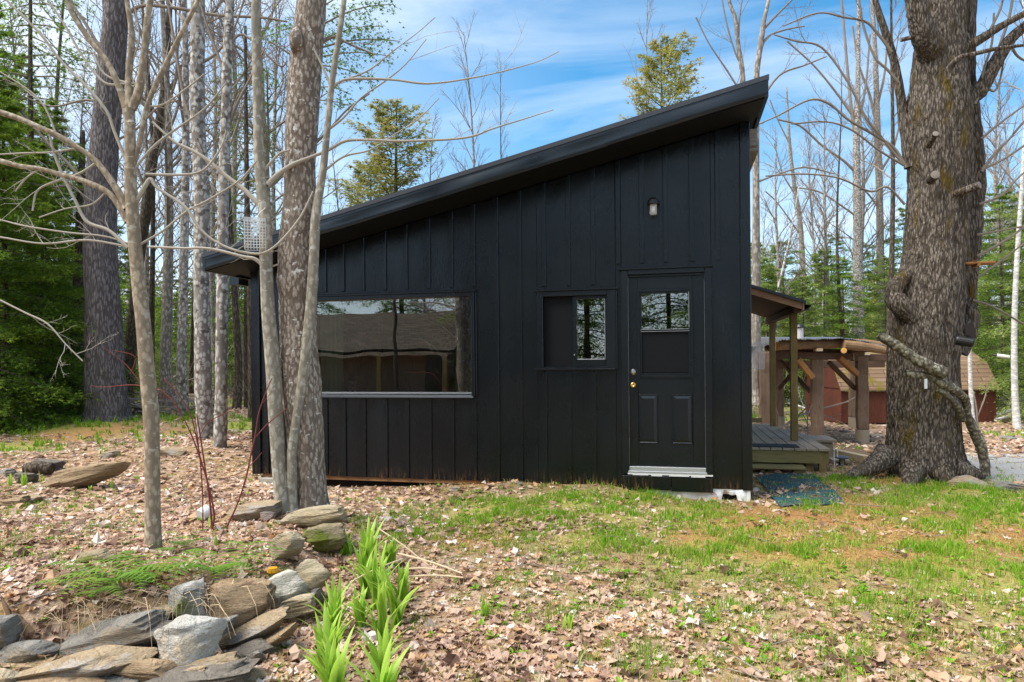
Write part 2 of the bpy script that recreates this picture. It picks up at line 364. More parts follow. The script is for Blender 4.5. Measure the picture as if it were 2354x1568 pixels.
# surface cover: blobs (centre from the survey picture, radius in metres, strength)
def blobs(lst):
    return [(*G(px, py)[:2], r, s) for px, py, r, s in lst]
GRASS = blobs([(1150,1180,.7,1.1),(1350,1240,.6,.8),(1600,1300,.6,.8),(1850,1300,.6,.8),(1950,1380,.5,.7),(2250,1330,.6,1.0),(1300,1390,.35,.5),(1750,1530,.4,.6),(1150,1400,.3,.35),(1480,1530,.3,.45),(950,1210,.5,.6),(1250,1330,.4,.35),(1380,1300,.5,.55),(1500,1420,.45,.45),(1700,1450,.5,.5),(1900,1450,.5,.55),(2100,1420,.5,.6),(2200,1520,.5,.55),(1750,1380,.5,.6),(1300,1150,.55,1),(1450,1140,.5,1),(1400,1185,.55,.9),(1560,1160,.45,.9),(1200,1170,.45,.8),(1080,1185,.5,.7),(940,1175,.4,.5),(1590,1200,.5,.8),(1500,1225,.5,.55),(1350,1215,.5,.6),(1000,1230,.4,.3),
  (2240,1150,.8,1.5),(2130,1140,.55,1.3),(2350,1170,.9,1.4),(2320,1190,.5,1.2),(1930,1105,.35,1.3),(1985,1120,.35,1.0),(1890,1165,.3,.9),(2050,1160,.5,.6),(2150,1200,.5,.8),
  (2200,1275,.5,.8),(2320,1320,.6,.9),(2250,1400,.45,.7),(2080,1340,.5,.6),(1700,1330,.5,.65),(1580,1290,.5,.6),(1650,1400,.35,.6),(1820,1420,.4,.45),(1500,1300,.4,.4),(2150,1480,.3,.6),(2330,1480,.35,.5),(1750,1220,.5,.5),(1400,1400,.3,.25),(1950,1250,.5,.45),(1300,1420,.25,.3),(1600,1500,.3,.3),(1900,1530,.3,.3),(1750,1300,.6,.7),(2000,1400,.5,.6),(2150,1350,.5,.8),(1550,1360,.45,.6),(1450,1450,.3,.4),(2050,1530,.3,.4),(2300,1560,.3,.4),(1800,1500,.3,.35),(1250,1240,.45,.5),(1150,1290,.35,.4),(2250,1450,.4,.6),(1650,1260,.5,.7),(1850,1360,.5,.5),(1650,1190,.4,.6),
  (60,985,1.6,1.3),(150,975,1.3,1),(0,1030,.9,.9),(520,930,2.0,1.2),(430,960,1.5,1.0),(560,980,1.1,1.2),(330,1000,1.0,.6),(90,1170,.5,.35),(60,1250,.4,.35),(230,1210,.4,.25),(330,900,3,.8),
  (1810,945,2.0,.9),(1760,960,2,.9),(1900,930,3,.7),(2330,1000,.9,.8),(2320,925,3,.7),(2150,1090,.4,.5)])
NEEDLE = blobs([(1800,1200,.8,1),(1950,1210,.8,1),(1700,1190,.5,.8),(2080,1100,.7,1),(2000,1170,.8,1),(2250,1215,.8,.9),(2354,1230,.8,.9),(1650,1240,.6,.7),(1850,1260,.7,.8),(2050,1270,.7,.7),(1750,1110,.5,.9),(2150,1250,.6,.8),(1270,1105,.5,.7),(1100,1110,.5,.6),(1600,1135,.4,.8),(1100,1240,.45,.6),(1500,1125,.4,.7),(1450,1270,.4,.3),(1900,1350,.5,.35),(2000,1450,.5,.3),(1370,1240,.3,.4),
  (180,985,1.5,.7),(300,975,1.2,.5),(400,990,.8,.5),(340,1320,.3,.5)])
DIRT = blobs([(1990,1040,1.6,1),(1940,1060,.8,.8),(2020,1065,.7,.8),(1900,1010,1.5,.6)])
GRAVEL = blobs([(2360,1085,1.1,1.2),(2420,1060,2.0,1.3),(2340,1060,1.2,1)])
def field(B, x, y, pw=1.0):
    v = np.zeros(x.shape)
    for cx, cy, r, s in B: v = np.maximum(v, s * np.exp(-(((x - cx) ** 2 + (y - cy) ** 2) / r ** 2) * pw))
    return v
def wob(x, y, f, ph=0):
    return (np.sin(f * x + 1.3 * f * y + ph) + np.sin(1.7 * f * x - .9 * f * y + 2 * ph + 1) + np.sin(-.6 * f * x + 2.1 * f * y + 3 * ph)) / 3
ground_masks = {}
for nm, B in (('m_grass', GRASS), ('m_needle', NEEDLE), ('m_dirt', DIRT), ('m_gravel', GRAVEL)):
    ground_masks[nm] = np.clip(field(B, X.ravel(), Y.ravel()) , 0, 1.5)
M = Mat('forest_floor', .95, .1)
co = M.co()
n_big = M.noise(1.3, co, 6, .65); n_mid = M.noise(9, co, 6, .7); n_fine = M.noise(55, co, 4, .7)
vl = M.n('ShaderNodeTexVoronoi'); vl.inputs['Scale'].default_value = 14; M.l(M.co((1, 1, 1)), vl.inputs['Vector'])
vsep = M.n('ShaderNodeSeparateColor'); M.l(vl.outputs['Color'], vsep.inputs[0])
leafc = M.ramp(vsep.outputs[0], [(0, (.10, .055, .035)), (.3, (.27, .17, .125)), (.65, (.40, .285, .225)), (1, (.50, .39, .32))])
base = M.mix(M.g(n_mid, .38, .62), M.mix(M.g(n_fine, .35, .65), (.16, .10, .05), (.38, .28, .13)), leafc)
def msk(name, lo=.35, hi=.6, amp=.5):
    a = M.attr(name).outputs['Fac']; t = M.math('ADD', a, M.math('MULTIPLY', M.math('SUBTRACT', n_mid, .5), amp)); return M.g(t, lo, hi)
base = M.mix(msk('m_needle', .3, .6, .9), base, M.mix(M.g(n_fine, .35, .65), (.24, .12, .045), (.48, .28, .12)))
grc = M.mix(M.g(n_fine, .35, .65), (.14, .20, .02), (.42, .38, .10))
base = M.mix(M.math('MULTIPLY', msk('m_grass', .4, .8, 1.3), .75), base, grc)
base = M.mix(msk('m_dirt', .3, .7, .5), base, M.mix(n_fine, (.085, .06, .04), (.17, .12, .085)))
base = M.mix(msk('m_gravel', .3, .5, .3), base, M.mix(n_fine, (.30, .29, .275), (.52, .50, .48)))
M.color(base); M.bump(M.math('ADD', n_mid, M.math('MULTIPLY', n_fine, .6)), .8, .03)
FLOORM = M.m
grd = mbg.build('ground', FLOORM, smooth=True)
for nm, v in ground_masks.items():
    a = grd.data.attributes.new(nm, 'FLOAT', 'POINT'); a.data.foreach_set('value', v)
tag(grd, kind='structure')

# ------------------------------------------------------------------ leaf litter, grass, needles
RNG = np.random.default_rng(7)
def rot_frames(n, tilt, rng):
    yaw = rng.uniform(0, 2 * PI, n); t = np.abs(rng.normal(0, tilt, n)); td = rng.uniform(0, 2 * PI, n)
    nrm = np.stack([np.sin(t) * np.cos(td), np.sin(t) * np.sin(td), np.cos(t)], -1)
    a = np.stack([np.cos(yaw), np.sin(yaw), np.zeros(n)], -1); a -= nrm * (a * nrm).sum(1)[:, None]; a /= np.linalg.norm(a, axis=1)[:, None]
    return a, np.cross(nrm, a), nrm
def scatter(mb, tmpl, faces, pos, size, tilt, rng, tint, curl=.5):
    n = len(pos); a, b, c = rot_frames(n, tilt, rng)
    T = tmpl[None] * size[:, None, None] * np.stack([rng.uniform(.8, 1.15, n), rng.uniform(.7, 1.1, n), np.ones(n)], -1)[:, None]
    cu = rng.normal(curl, curl, n)[:, None] / size[:, None]; cd = rng.uniform(0, PI, n)[:, None]
    T[:, :, 2] += cu * (T[:, :, 0] * np.cos(cd) + T[:, :, 1] * np.sin(cd)) ** 2 + rng.normal(0, .09, T.shape[:2]) * size[:, None]
    v = pos[:, None] + T[:, :, :1] * a[:, None] + T[:, :, 1:2] * b[:, None] + T[:, :, 2:] * c[:, None]
    k = len(tmpl); f = (faces[None] + (np.arange(n) * k)[:, None, None]).reshape(-1, faces.shape[1])
    mb.add(v.reshape(-1, 3), f, 0, np.repeat(tint, k))
# lobed leaf: centre + 12 rim points
ang = np.arange(12) * 2 * PI / 12; rr = np.array([1.0, .66, .86, .62, .8, .66, .62, .66, .8, .62, .86, .66]) * .5
LEAF = np.concatenate([[[0, 0, 0]], np.stack([rr * np.cos(ang), rr * np.sin(ang), np.zeros(12)], -1)])
LEAFF = np.array([[0, 1 + k, 1 + (k + 1) % 12] for k in range(12)])
ang = np.arange(6) * 2 * PI / 6; rr = np.array([1, .75, .8, .6, .8, .75]) * .5
LEAF2 = np.stack([rr * np.cos(ang), rr * np.sin(ang), np.zeros(6)], -1); LEAF2F = np.array([[0, 1, 2, 3], [0, 3, 4, 5]])
def inview(x, y, margin=80):
    d = np.stack([x, y, np.zeros(len(x))], -1) - CAM; w = d @ FWD; px = CX + F * (d @ RGT) / np.maximum(w, .1)
    return (w > 1.2) & (px > -margin) & (px < 2354 + margin), w
def free(x, y):  # not inside the cabin, the deck or on the mat
    ins = (x > -5.72) & (x < .02) & (y > -.02) & (y < 6)
    dk = (x > 0) & (x < 1.15) & (y > 1.9) & (y < 5.6)
    return ~(ins | dk)
def sample(n, d0, d1, rng, margin=80, pw=1.0):
    w = d0 + (d1 - d0) * rng.uniform(0, 1, n) ** pw; px = rng.uniform(-margin, 2354 + margin, n)
    p = CAM + (FWD + RGT * ((px - CX) / F)[:, None]) * w[:, None]
    return p[:, 0], p[:, 1], w
def leafpass(n, d0, d1, tm, tf, s0, s1, seed, tilt=.35, pw=1.0, lift=.012):
    rng = np.random.default_rng(seed)
    x, y, w = sample(n, d0, d1, rng, 150, pw)
    g = field(GRASS, x, y); nd = field(NEEDLE, x, y); gv = field(GRAVEL, x, y); dr = field(DIRT, x, y)
    keep = .92 - .66 * np.clip(g * 1.1, 0, 1) - .9 * np.clip(nd, 0, 1) - 1.1 * np.clip(gv, 0, 1) - .7 * np.clip(dr, 0, 1)
    keep = keep + .18 * wob(x, y, 1.6, 2) + .14 * wob(x, y, 4.3, 5)
    k = (rng.uniform(0, 1, n) < np.clip(keep, .03, 1)) & free(x, y)
    x, y = x[k], y[k]; n = len(x); z = H(x, y) + rng.uniform(.0, lift, n)
    size = rng.uniform(s0, s1, n) * rng.choice([.7, 1, 1.15], n, p=[.3, .5, .2])
    tint = np.clip(rng.normal(.50, .26, n) + .20 * wob(x, y, 2.2, 1) + .15 * wob(x, y, 7.1, 4), 0, 1)
    scatter(mb_lit, tm, tf, np.stack([x, y, z], -1), size, tilt, rng, tint)
mb_lit = MB()
leafpass(26000, 2.2, 6.0, LEAF, LEAFF, .022, .080, 11, .30, 1.1, .016)
leafpass(1500, 2.4, 7.5, LEAF, LEAFF, .085, .13, 17, .5, 1.0, .03)
leafpass(26000, 5.5, 12, LEAF2, LEAF2F, .045, .095, 12, .4, 1.2, .02)
leafpass(34000, 11, 34, LEAF2, LEAF2F, .08, .15, 13, .4, 1.5, .02)
lit = mb_lit.build('leaf_litter', LIT); tag(lit, 'dry pinkish tan fallen leaves spread over the yard', 'fallen leaves', kind='stuff')

BL = np.array([[-.5, 0, 0], [.5, 0, 0], [-.36, 0, .5], [.36, 0, .5], [0, 0, 1]]); BLF = [np.array([[0, 1, 3, 2]]), np.array([[2, 3, 4]])]
def blades(mb, pos, h, wd, lean, rng, tint):
    n = len(pos); yaw = rng.uniform(0, 2 * PI, n); ld = rng.uniform(0, 2 * PI, n); L = np.abs(rng.normal(0, lean, n))
    ax = np.stack([np.cos(yaw), np.sin(yaw), 0 * yaw], -1); le = np.stack([np.cos(ld) * L, np.sin(ld) * L, 0 * ld], -1)
    v = pos[:, None] + ax[:, None] * (BL[None, :, :1] * wd[:, None, None]) + np.array([0, 0, 1.0])[None, None] * (BL[None, :, 2:] * h[:, None, None]) + le[:, None] * ((BL[:, 2] ** 2)[None, :, None] * h[:, None, None])
    o = np.arange(n) * 5
    base = mb.n
    mb.add(v.reshape(-1, 3), (BLF[0][None] + o[:, None, None]).reshape(-1, 4), 0, np.repeat(tint, 5))
    mb.f.append((BLF[1][None] + o[:, None, None]).reshape(-1, 3) + base); mb.mi.append(np.zeros(n, int))
mb_g = MB()
rng = np.random.default_rng(21)
for (N, d0, d1, h0, h1, w0, pw) in ((15000, 2.2, 5.5, .03, .08, .005, 1.0), (38000, 5, 10.5, .03, .075, .007, 1.0), (16000, 10, 30, .06, .13, .02, 1.3)):
    x, y, w = sample(N, d0, d1, rng, 120, pw)
    g = field(GRASS, x, y) * np.clip(.55 + 1.1 * wob(x, y, 5.1, 1) + .8 * wob(x, y, 13, 3), .04, 1.4) + .06 * (wob(x, y, 3.3, 7) > .3)
    k = (rng.uniform(0, 1, N) < g) & free(x, y); x, y, g = x[k], y[k], g[k]
    per = 5; x = np.repeat(x, per) + rng.normal(0, .022, len(x) * per); y = np.repeat(y, per) + rng.normal(0, .022, len(y) * per); n = len(x)
    h = rng.uniform(h0, h1, n) * (.7 + .5 * np.clip(np.repeat(g, per), 0, 1.2)); tint = np.clip(rng.normal(.45, .25, n), 0, 1)
    blades(mb_g, np.stack([x, y, H(x, y) + .004], -1), h, rng.uniform(.7, 1.4, n) * w0, .55, rng, tint)
for (N, d0, d1, h0, h1, w0) in ((9000, 2.2, 5.5, .02, .055, .003), (15000, 5, 10.5, .02, .05, .005)):
    x, y, w = sample(N, d0, d1, rng, 100); k = (rng.uniform(0, 1, N) < .10 + .42 * np.clip(np.maximum(field(GRASS, x, y, .6), field(NEEDLE, x, y, .6)), 0, 1)) & free(x, y) & (bedraise(x, y)[1] < .1); x, y = x[k], y[k]
    per = 4; x = np.repeat(x, per) + rng.normal(0, .03, len(x) * per); y = np.repeat(y, per) + rng.normal(0, .03, len(y) * per); n = len(x)
    blades(mb_g, np.stack([x, y, H(x, y) + .012], -1), rng.uniform(h0, h1, n), rng.uniform(.7, 1.4, n) * w0, 1.3, rng, np.clip(rng.normal(1.0, .12, n), 0, 1))
tag(mb_g.build('grass', GRS), 'patchy bright green spring grass growing through the leaves', 'grass', kind='stuff')
# broad-leaved weeds and shoots
mb_w = MB(); N = 4200; x, y, w = sample(N, 2.4, 9.5, rng, 60)
k = (rng.uniform(0, 1, N) < (.10 + .5 * np.clip(field(GRASS, x, y), 0, 1))) & free(x, y); x, y = x[k], y[k]; n0 = len(x)
per = 6; x = np.repeat(x, per); y = np.repeat(y, per); n = n0 * per
sz = np.repeat(rng.uniform(.03, .07, n0), per) * rng.uniform(.7, 1.1, n); ld = rng.uniform(0, 2 * PI, n)
ax = np.stack([-np.sin(ld), np.cos(ld), 0 * ld], -1); dr = np.stack([np.cos(ld), np.sin(ld), rng.uniform(.3, 1.4, n)], -1); dr /= np.linalg.norm(dr, axis=1)[:, None]
T = np.array([[0, 0], [.22, .4], [.18, .75], [0, 1], [-.18, .75], [-.22, .4]])
v = np.stack([x, y, H(x, y) + .004], -1)[:, None] + ax[:, None] * (T[None, :, :1] * sz[:, None, None] * .8) + dr[:, None] * (T[None, :, 1:] * sz[:, None, None]) - np.array([0, 0, 1.])[None, None] * ((T[:, 1] ** 2)[None, :, None] * sz[:, None, None] * .35)
mb_w.add(v.reshape(-1, 3), (np.array([[0, 1, 2, 3], [0, 3, 4, 5]])[None] + (np.arange(n) * 6)[:, None, None]).reshape(-1, 4), 0, np.repeat(np.clip(rng.normal(.4, .2, n), 0, 1), 6))
tag(mb_w.build('ground_weeds', GRS), 'small broad leaved green weeds among the fallen leaves', 'weeds', kind='stuff')
# pine needles
mb_n = MB(); N = 100000; x, y, w = sample(N, 3, 10.5, rng, 60); k = (rng.uniform(0, 1, N) < .05 + .95 * field(NEEDLE, x, y)) & free(x, y) ; x, y = x[k], y[k]; n = len(x)
yw = rng.uniform(0, PI, n); L = rng.uniform(.04, .09, n); ax = np.stack([np.cos(yw), np.sin(yw), rng.normal(0, .12, n)], -1) * L[:, None] / 2; sd_ = np.stack([-np.sin(yw), np.cos(yw), 0 * yw], -1) * .0016
p = np.stack([x, y, H(x, y) + rng.uniform(.003, .014, n)], -1)
v = np.stack([p - ax - sd_, p + ax - sd_, p + ax + sd_, p - ax + sd_], 1)
mb_n.add(v.reshape(-1, 3), np.arange(n * 4).reshape(-1, 4), 0, np.repeat(rng.uniform(0, 1, n), 4))
tag(mb_n.build('pine_needles', NDL), 'orange brown pine needles lying thick on the ground', 'pine needles', kind='stuff')

# ------------------------------------------------------------------ cabin
RX0, RX1, RZ0, RZ1, OV = -5.95, .10, 2.668, 4.05, -.55
def rz(x): return RZ1 + (RZ1 - RZ0) / (RX1 - RX0) * (x - RX1)
SLOPE = (RZ1 - RZ0) / (RX1 - RX0)
WT = .20          # roof build-up hanging below the top line
WX0, WX1, DEPTH = -5.69, -.012, 5.3
cabin = thing('cabin', 'black board and batten cabin with a single sloping roof and black door', 'cabin', (-2.85, 0, 0))
BIG = (-5.02, -2.905, 1.03, 2.19); SML = (-2.20, -1.355, 1.333, 2.165); DR = (-1.295, -.385, .225, 2.36)
wl = MB()
def wallcol(x0, x1, z0, z1=None, y0=0.0, y1=.11, mb=wl):
    a = rz(x0) - WT if z1 is None else z1; b = rz(x1) - WT if z1 is None else z1
    mb.box(x0, x1, y0, y1, z0, 0, zt=(a, b))
ZB = .095
wallcol(WX0, BIG[0], ZB); wallcol(BIG[0], BIG[1], ZB, BIG[2]); wallcol(BIG[0], BIG[1], BIG[3])
wallcol(BIG[1], SML[0], ZB); wallcol(SML[0], SML[1], ZB, SML[2]); wallcol(SML[0], SML[1], SML[3])
wallcol(SML[1], DR[0], ZB); wallcol(DR[0], DR[1], DR[3]); wallcol(DR[0], DR[1], ZB, DR[2]); wallcol(DR[1], WX1, ZB)
BAT = [-5.507, -5.24, -4.97, -4.73, -4.499, -4.246, -3.976, -3.715, -3.443, -3.175, -2.916, -2.652, -2.392, -2.122, -1.856, -1.59, -1.325, -1.08, -.836, -.574, -.317]
for i, x in enumerate(BAT):
    w2 = .023; spans = [(ZB + .004, None)]
    for (a, b, c, d) in (BIG, SML, DR):
        if a - .07 < x < b + .07:
            spans = [(ZB + .004, c - .03), (d + .055, None)] if c > .3 else [(d + .07, None)]
    for z0, z1 in spans:
        a = rz(x - w2) - WT - .002 if z1 is None else z1; b = rz(x + w2) - WT - .002 if z1 is None else z1
        wl.box(x - w2, x + w2, -.017, -.002, z0, 0, zt=(a, b))
        # narrow shadow reveal down the left edge of each board
wallcol(WX0, WX1, .32, y0=DEPTH - .1, y1=DEPTH)
def sidewall(x0, x1):
    wl.box(x0, x1, .112, DEPTH - .102, ZB, rz(x0 if x0 < -3 else x1) - WT - .03)
sidewall(WX0, WX0 + .11); sidewall(WX1 - .11, WX1)
wall_o = bevel(child(wl, 'wall', SID, cabin), .003)
for x0, x1 in ((WX0 - .012, WX0 + .10), (WX1 - .085, WX1 + .012)):
    c = MB(); c.box(x0, x1, -.026, .09, ZB - .004, 0, zt=(rz(x0) - WT - .004, rz(x1) - WT - .004)); bevel(child(c, 'corner_board', SID, cabin), .004)
# skirt: bottom plate, wrap, hollow under the floor
s = MB(); s.box(WX0 + .1, -2.3, .02, .12, ZB - .045, ZB - .002); child(s, 'bottom_plate', wood('raw_plate', (.25, .13, .06), (.34, .19, .09), (.12, .06, .03), 'x'), cabin)
HW = Mat('house_wrap', .45, .4); HW.color(HW.mix(HW.g(HW.noise(3, HW.co()), .45, .6), (.72, .73, .74), (.58, .60, .62))); HW.bump(HW.noise(7, HW.co((1, 1, 2)), 5), .8, .03)
s = MB()
nxw = 60; xs = np.linspace(-1.15, -.045, nxw); v = []
for x in xs:
    bz = -.06 if not (-.30 < x < -.14) else .045
    v += [[x, .012 + .012 * math.sin(x * 31) , ZB + .02], [x, -.008 + .016 * math.sin(x * 23 + 1), .045], [x, .002 + .012 * math.sin(x * 17), bz + .012 * math.sin(x * 40)]]
s.add(v, [[3 * i + j, 3 * i + 3 + j, 3 * i + 4 + j, 3 * i + 1 + j] for i in range(nxw - 1) for j in (0, 1)])
child(s, 'house_wrap', HW.m, cabin, True)
s = MB(); s.box(-.052, -.022, -.014, .03, -.08, ZB - .006); child(s, 'wrap_strip', WHT, cabin)
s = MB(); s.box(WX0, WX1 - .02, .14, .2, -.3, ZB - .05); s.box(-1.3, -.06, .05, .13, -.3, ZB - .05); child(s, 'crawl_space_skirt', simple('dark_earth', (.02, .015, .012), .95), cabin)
for xb in (-5.6,):
    s = MB(); s.box(xb, xb + .26, -.02, .2, -.12, .05); bevel(child(s, 'concrete_block', simple('concrete', (.36, .35, .33), .9), cabin), .01)
# red arrow printed on the wrap
s = MB(); s.tube([[-.40, -.022, .072], [-.375, -.03, .06], [-.35, -.022, .04]], .003, 5); s.tube([[-.385, -.026, .035], [-.405, -.026, .045], [-.40, -.022, .072]], .003, 5)
child(s, 'printed_mark', simple('red_print', (.7, .12, .06)), cabin)
# roof
def slab(mb, x0, x1, y0, y1, t0, t1):
    v = []
    for x in (x0, x1):
        for y in (y0, y1): v += [[x, y, rz(x) - t0], [x, y, rz(x) - t1]]
    mb.add(v, [[0, 1, 3, 2], [4, 6, 7, 5], [0, 4, 5, 1], [2, 3, 7, 6], [0, 2, 6, 4], [1, 5, 7, 3]])
r = MB(); slab(r, RX0 + .03, RX1 - .03, OV + .03, DEPTH + .3, .05, WT - .02); roof = child(r, 'roof', SOF, cabin)
r = MB(); slab(r, RX0 - .01, RX1 + .02, OV - .012, DEPTH + .33, 0, .045)
rm = simple('roof_metal', (.045, .05, .06), .38, .5, .3); o = r.build('roof_sheet', rm, roof, loc=tuple(cabin.location)); o.location = (0, 0, 0)
r = MB(); slab(r, RX0 - .006, RX1 + .012, OV - .006, OV + .028, .048, .075); o = r.build('drip_edge', FASC, roof, loc=tuple(cabin.location)); o.location = (0, 0, 0)
# fascia: dented sheet metal in three lengths, each lapping the next
def fascia(x0, x1, dy, dz):
    n = int((x1 - x0) / .05) + 2; v = []; xs = np.linspace(x0, x1, n); rows = 7
    for x in xs:
        for k in range(rows):
            t = k / (rows - 1); z = rz(x) - .07 - dz - t * (WT - .075)
            dent = .006 * math.sin(x * 3.1) * math.sin(t * 3) + .004 * math.sin(x * 7.7 + 1) * t + .010 * math.exp(-((x + 2.1) / .12) ** 2 - ((t - .7) / .3) ** 2) + .008 * math.exp(-((x + 4.2) / .2) ** 2 - ((t - .6) / .3) ** 2)
            v.append([x, OV + dy - .002 + dent + (.012 if k == rows - 1 else 0), z])
    mb = MB(); mb.add(v, [[i * rows + j, i * rows + j + 1, (i + 1) * rows + j + 1, (i + 1) * rows + j] for i in range(n - 1) for j in range(rows - 1)])
    return child(mb, 'fascia', FASC, cabin, True)
fascia(RX0, -3.46, 0, 0); fascia(-3.48, -1.38, -.005, .002); fascia(-1.40, RX1 + .012, -.010, -.002)
for x0, x1 in ((RX0 - .004, RX0 + .028), (RX1 - .02, RX1 + .014)):
    r = MB(); r.box(x0, x1, OV - .004, DEPTH + .3, rz((x0 + x1) / 2) - WT, rz((x0 + x1) / 2) - .05); child(r, 'eave_board', FASC, cabin)
r = MB(); slab(r, RX0 + .03, RX1 - .02, OV + .03, -.03, WT - .018, WT); child(r, 'soffit', SOF, cabin)
# outriggers under the high eave and box end at the low eave
r = MB(); r.box(WX1 + .0, WX1 + .10, .10, .18, 3.60, 3.77); r.box(WX1 + .0, WX1 + .14, .35, 4.9, 3.62, 3.70); child(r, 'eave_blocking', wood('grey_blocking', (.2, .19, .18), (.3, .29, .27), (.1, .1, .1), 'y'), cabin)
r = MB(); p = P(548, 646, 8.6)
r.box(p[0] - .09, p[0] + .04, p[1] - .05, p[1] + .15, p[2] - .05, p[2] + .045); child(r, 'gutter_end', FASC, cabin)
r = MB(); q = P(575, 636, 8.6); r.box(q[0] - .12, q[0] + .10, q[1], q[1] + .3, q[2] - .012, q[2] + .02); child(r, 'soffit_strip', TAN, cabin)
r = MB(); r.box(WX0 - .2, WX0 - .01, .3, 3, rz(WX0) - WT - .16, rz(WX0) - WT - .03); child(r, 'low_eave_box', SOF, cabin)

# windows
def glazing(root, x0, x1, z0, z1, y, t=.006):
    g = MB(); g.box(x0, x1, y, y + t, z0, z1); o = g.build('pane', GLS, root); return o
def frame(mb, x0, x1, z0, z1, wl_, wr, wt, wb, y0, y1):
    mb.box(x0, x0 + wl_, y0, y1, z0, z1); mb.box(x1 - wr, x1, y0, y1, z0, z1)
    mb.box(x0 + wl_, x1 - wr, y0, y1, z1 - wt, z1); mb.box(x0 + wl_, x1 - wr, y0, y1, z0, z0 + wb)
def kid(mb, name, mat, parent, origin, bv=0):
    o = mb.build(name, mat, parent, loc=origin); o.location = (0, 0, 0)
    if bv: bevel(o, bv)
    return o
CO = tuple(cabin.location)
f = MB(); frame(f, BIG[0], BIG[1], BIG[2], BIG[3], .035, .035, .045, .03, -.035, .105); f.box(BIG[0] - .02, BIG[1] + .02, -.05, -.004, BIG[3], BIG[3] + .022)
f.box(BIG[1] + .003, BIG[1] + .022, -.02, -.003, BIG[2], BIG[3])
win = kid(f, 'window', TRIM, cabin, CO, .004)
g = MB(); g.box(BIG[0] + .03, BIG[1] - .03, .045, .052, BIG[2] + .02, BIG[3] - .04); kid(g, 'pane', GLS, win, CO)
f = MB(); v = [[BIG[0], -.05, BIG[2] + .012], [BIG[1] - .035, -.05, BIG[2] + .012], [BIG[1] - .04, .04, BIG[2] + .046], [BIG[0], .04, BIG[2] + .046], [BIG[0], -.05, BIG[2] - .012], [BIG[1] - .01, -.055, BIG[2] - .012], [BIG[1] - .01, .0, BIG[2] - .012], [BIG[0], .0, BIG[2] - .012]]
f.add(v, [[0, 1, 2, 3], [4, 5, 1, 0], [5, 6, 2, 1], [4, 7, 6, 5]]); kid(f, 'sill', simple('sill_grey', (.07, .08, .095), .4), win, CO)
# small slider
f = MB(); frame(f, SML[0], SML[1], SML[2], SML[3], .068, .09, .055, .02, -.035, .105)
f.box(SML[0] - .03, SML[1] + .03, -.055, -.003, SML[3], SML[3] + .02); f.box(SML[0] - .02, SML[1] + .0, -.055, .02, SML[2] - .016, SML[2] + .003)
f.box(SML[1] - .001, SML[1] + .022, -.03, -.003, SML[2] - .01, SML[3] - .001)
sw = kid(f, 'window', TRIM, cabin, CO, .004)
f = MB(); f.box(SML[0] + .05, SML[1] - .07, -.03, .0, SML[2] + .003, SML[2] + .02); kid(f, 'sill', simple('sill_dark', (.08, .088, .1), .4), sw, CO)
mid = -1.815
f = MB(); frame(f, SML[0] + .07, mid + .0, SML[2] + .022, SML[3] - .056, .02, .02, .02, .03, .03, .05); f.box(SML[0] + .09, mid - .02, .038, .04, SML[2] + .05, SML[3] - .07); kid(f, 'insect_screen', SCRN, sw, CO)
f = MB(); frame(f, mid, SML[1] - .092, SML[2] + .022, SML[3] - .056, .045, .022, .03, .075, .012, .06); sash = kid(f, 'sash', TRIM, sw, CO, .002)
g = MB(); g.box(mid + .04, SML[1] - .11, .035, .041, SML[2] + .09, SML[3] - .08); kid(g, 'pane', GLS, sw, CO)
f = MB(); f.box(mid + .047, SML[1] - .117, .008, .02, SML[2] + .094, SML[2] + .103); f.box(SML[1] - .119, SML[1] - .114, .008, .02, SML[2] + .1, SML[3] - .09); f.box(mid + .044, mid + .050, .006, .02, SML[2] + .42, SML[2] + .46); f.box(mid + .012, mid + .022, .004, .012, SML[2] + .14, SML[2] + .155); kid(f, 'sash_seal', ALU, sw, CO)

# door
dl, dr_, db, dt = -1.222, -.455, .312, 2.302
f = MB(); frame(f, DR[0], DR[1], DR[2], DR[3], .07, .068, .05, .0, -.04, .10); f.box(DR[0] - .02, DR[1] + .02, -.06, -.003, DR[3], DR[3] + .022)
f.box(DR[0] + .071, DR[1] - .069, -.012, .0, DR[3] - .075, DR[3] - .051)
door = None
f2 = MB(); gw = (-1.128, -.573, 1.238, 2.150)
f2.box(dl, gw[0], .01, .055, db, dt); f2.box(gw[1], dr_, .01, .055, db, dt); f2.box(gw[0], gw[1], .01, .055, gw[3], dt); f2.box(gw[0], gw[1], .01, .055, db, gw[2])
door = kid(f2, 'door', DOORP, cabin, CO, .002)
kid(f, 'door_frame', TRIM, cabin, CO, .004)
f = MB(); frame(f, gw[0] - .008, gw[1] + .008, gw[2] - .008, gw[3] + .008, .03, .03, .03, .03, -.006, .03); frame(f, gw[0] + .022, gw[1] - .022, gw[2] + .022, gw[3] - .022, .018, .018, .018, .018, .004, .034)
f.box(gw[0] + .03, gw[1] - .03, .0, .036, 1.712, 1.738); kid(f, 'glass_frame', DOORP, door, CO, .003)
g = MB(); g.box(gw[0] + .03, gw[1] - .03, .026, .032, 1.735, gw[3] - .03); kid(g, 'pane', GLS, door, CO)
g = MB(); g.box(gw[0] + .03, gw[1] - .03, .022, .026, gw[2] + .03, 1.71); g.box(gw[0] + .04, gw[1] - .04, .016, .023, gw[2] + .05, gw[2] + .065); kid(g, 'insect_screen', SCRN, door, CO)
g = MB(); g.box(gw[0] + .03, gw[1] - .03, -.003, .0, 1.713, 1.7165); g.box(gw[0] + .03, gw[1] - .03, -.003, .0, 1.7335, 1.737); g.box(gw[1] - .036, gw[1] - .032, .0, .004, 1.75, gw[3] - .03); g.box(dr_ + .001, dr_ + .0035, .0, .03, db + .01, dt - .01); g.box(dl - .0035, dl - .001, .0, .03, db + .01, dt - .01)
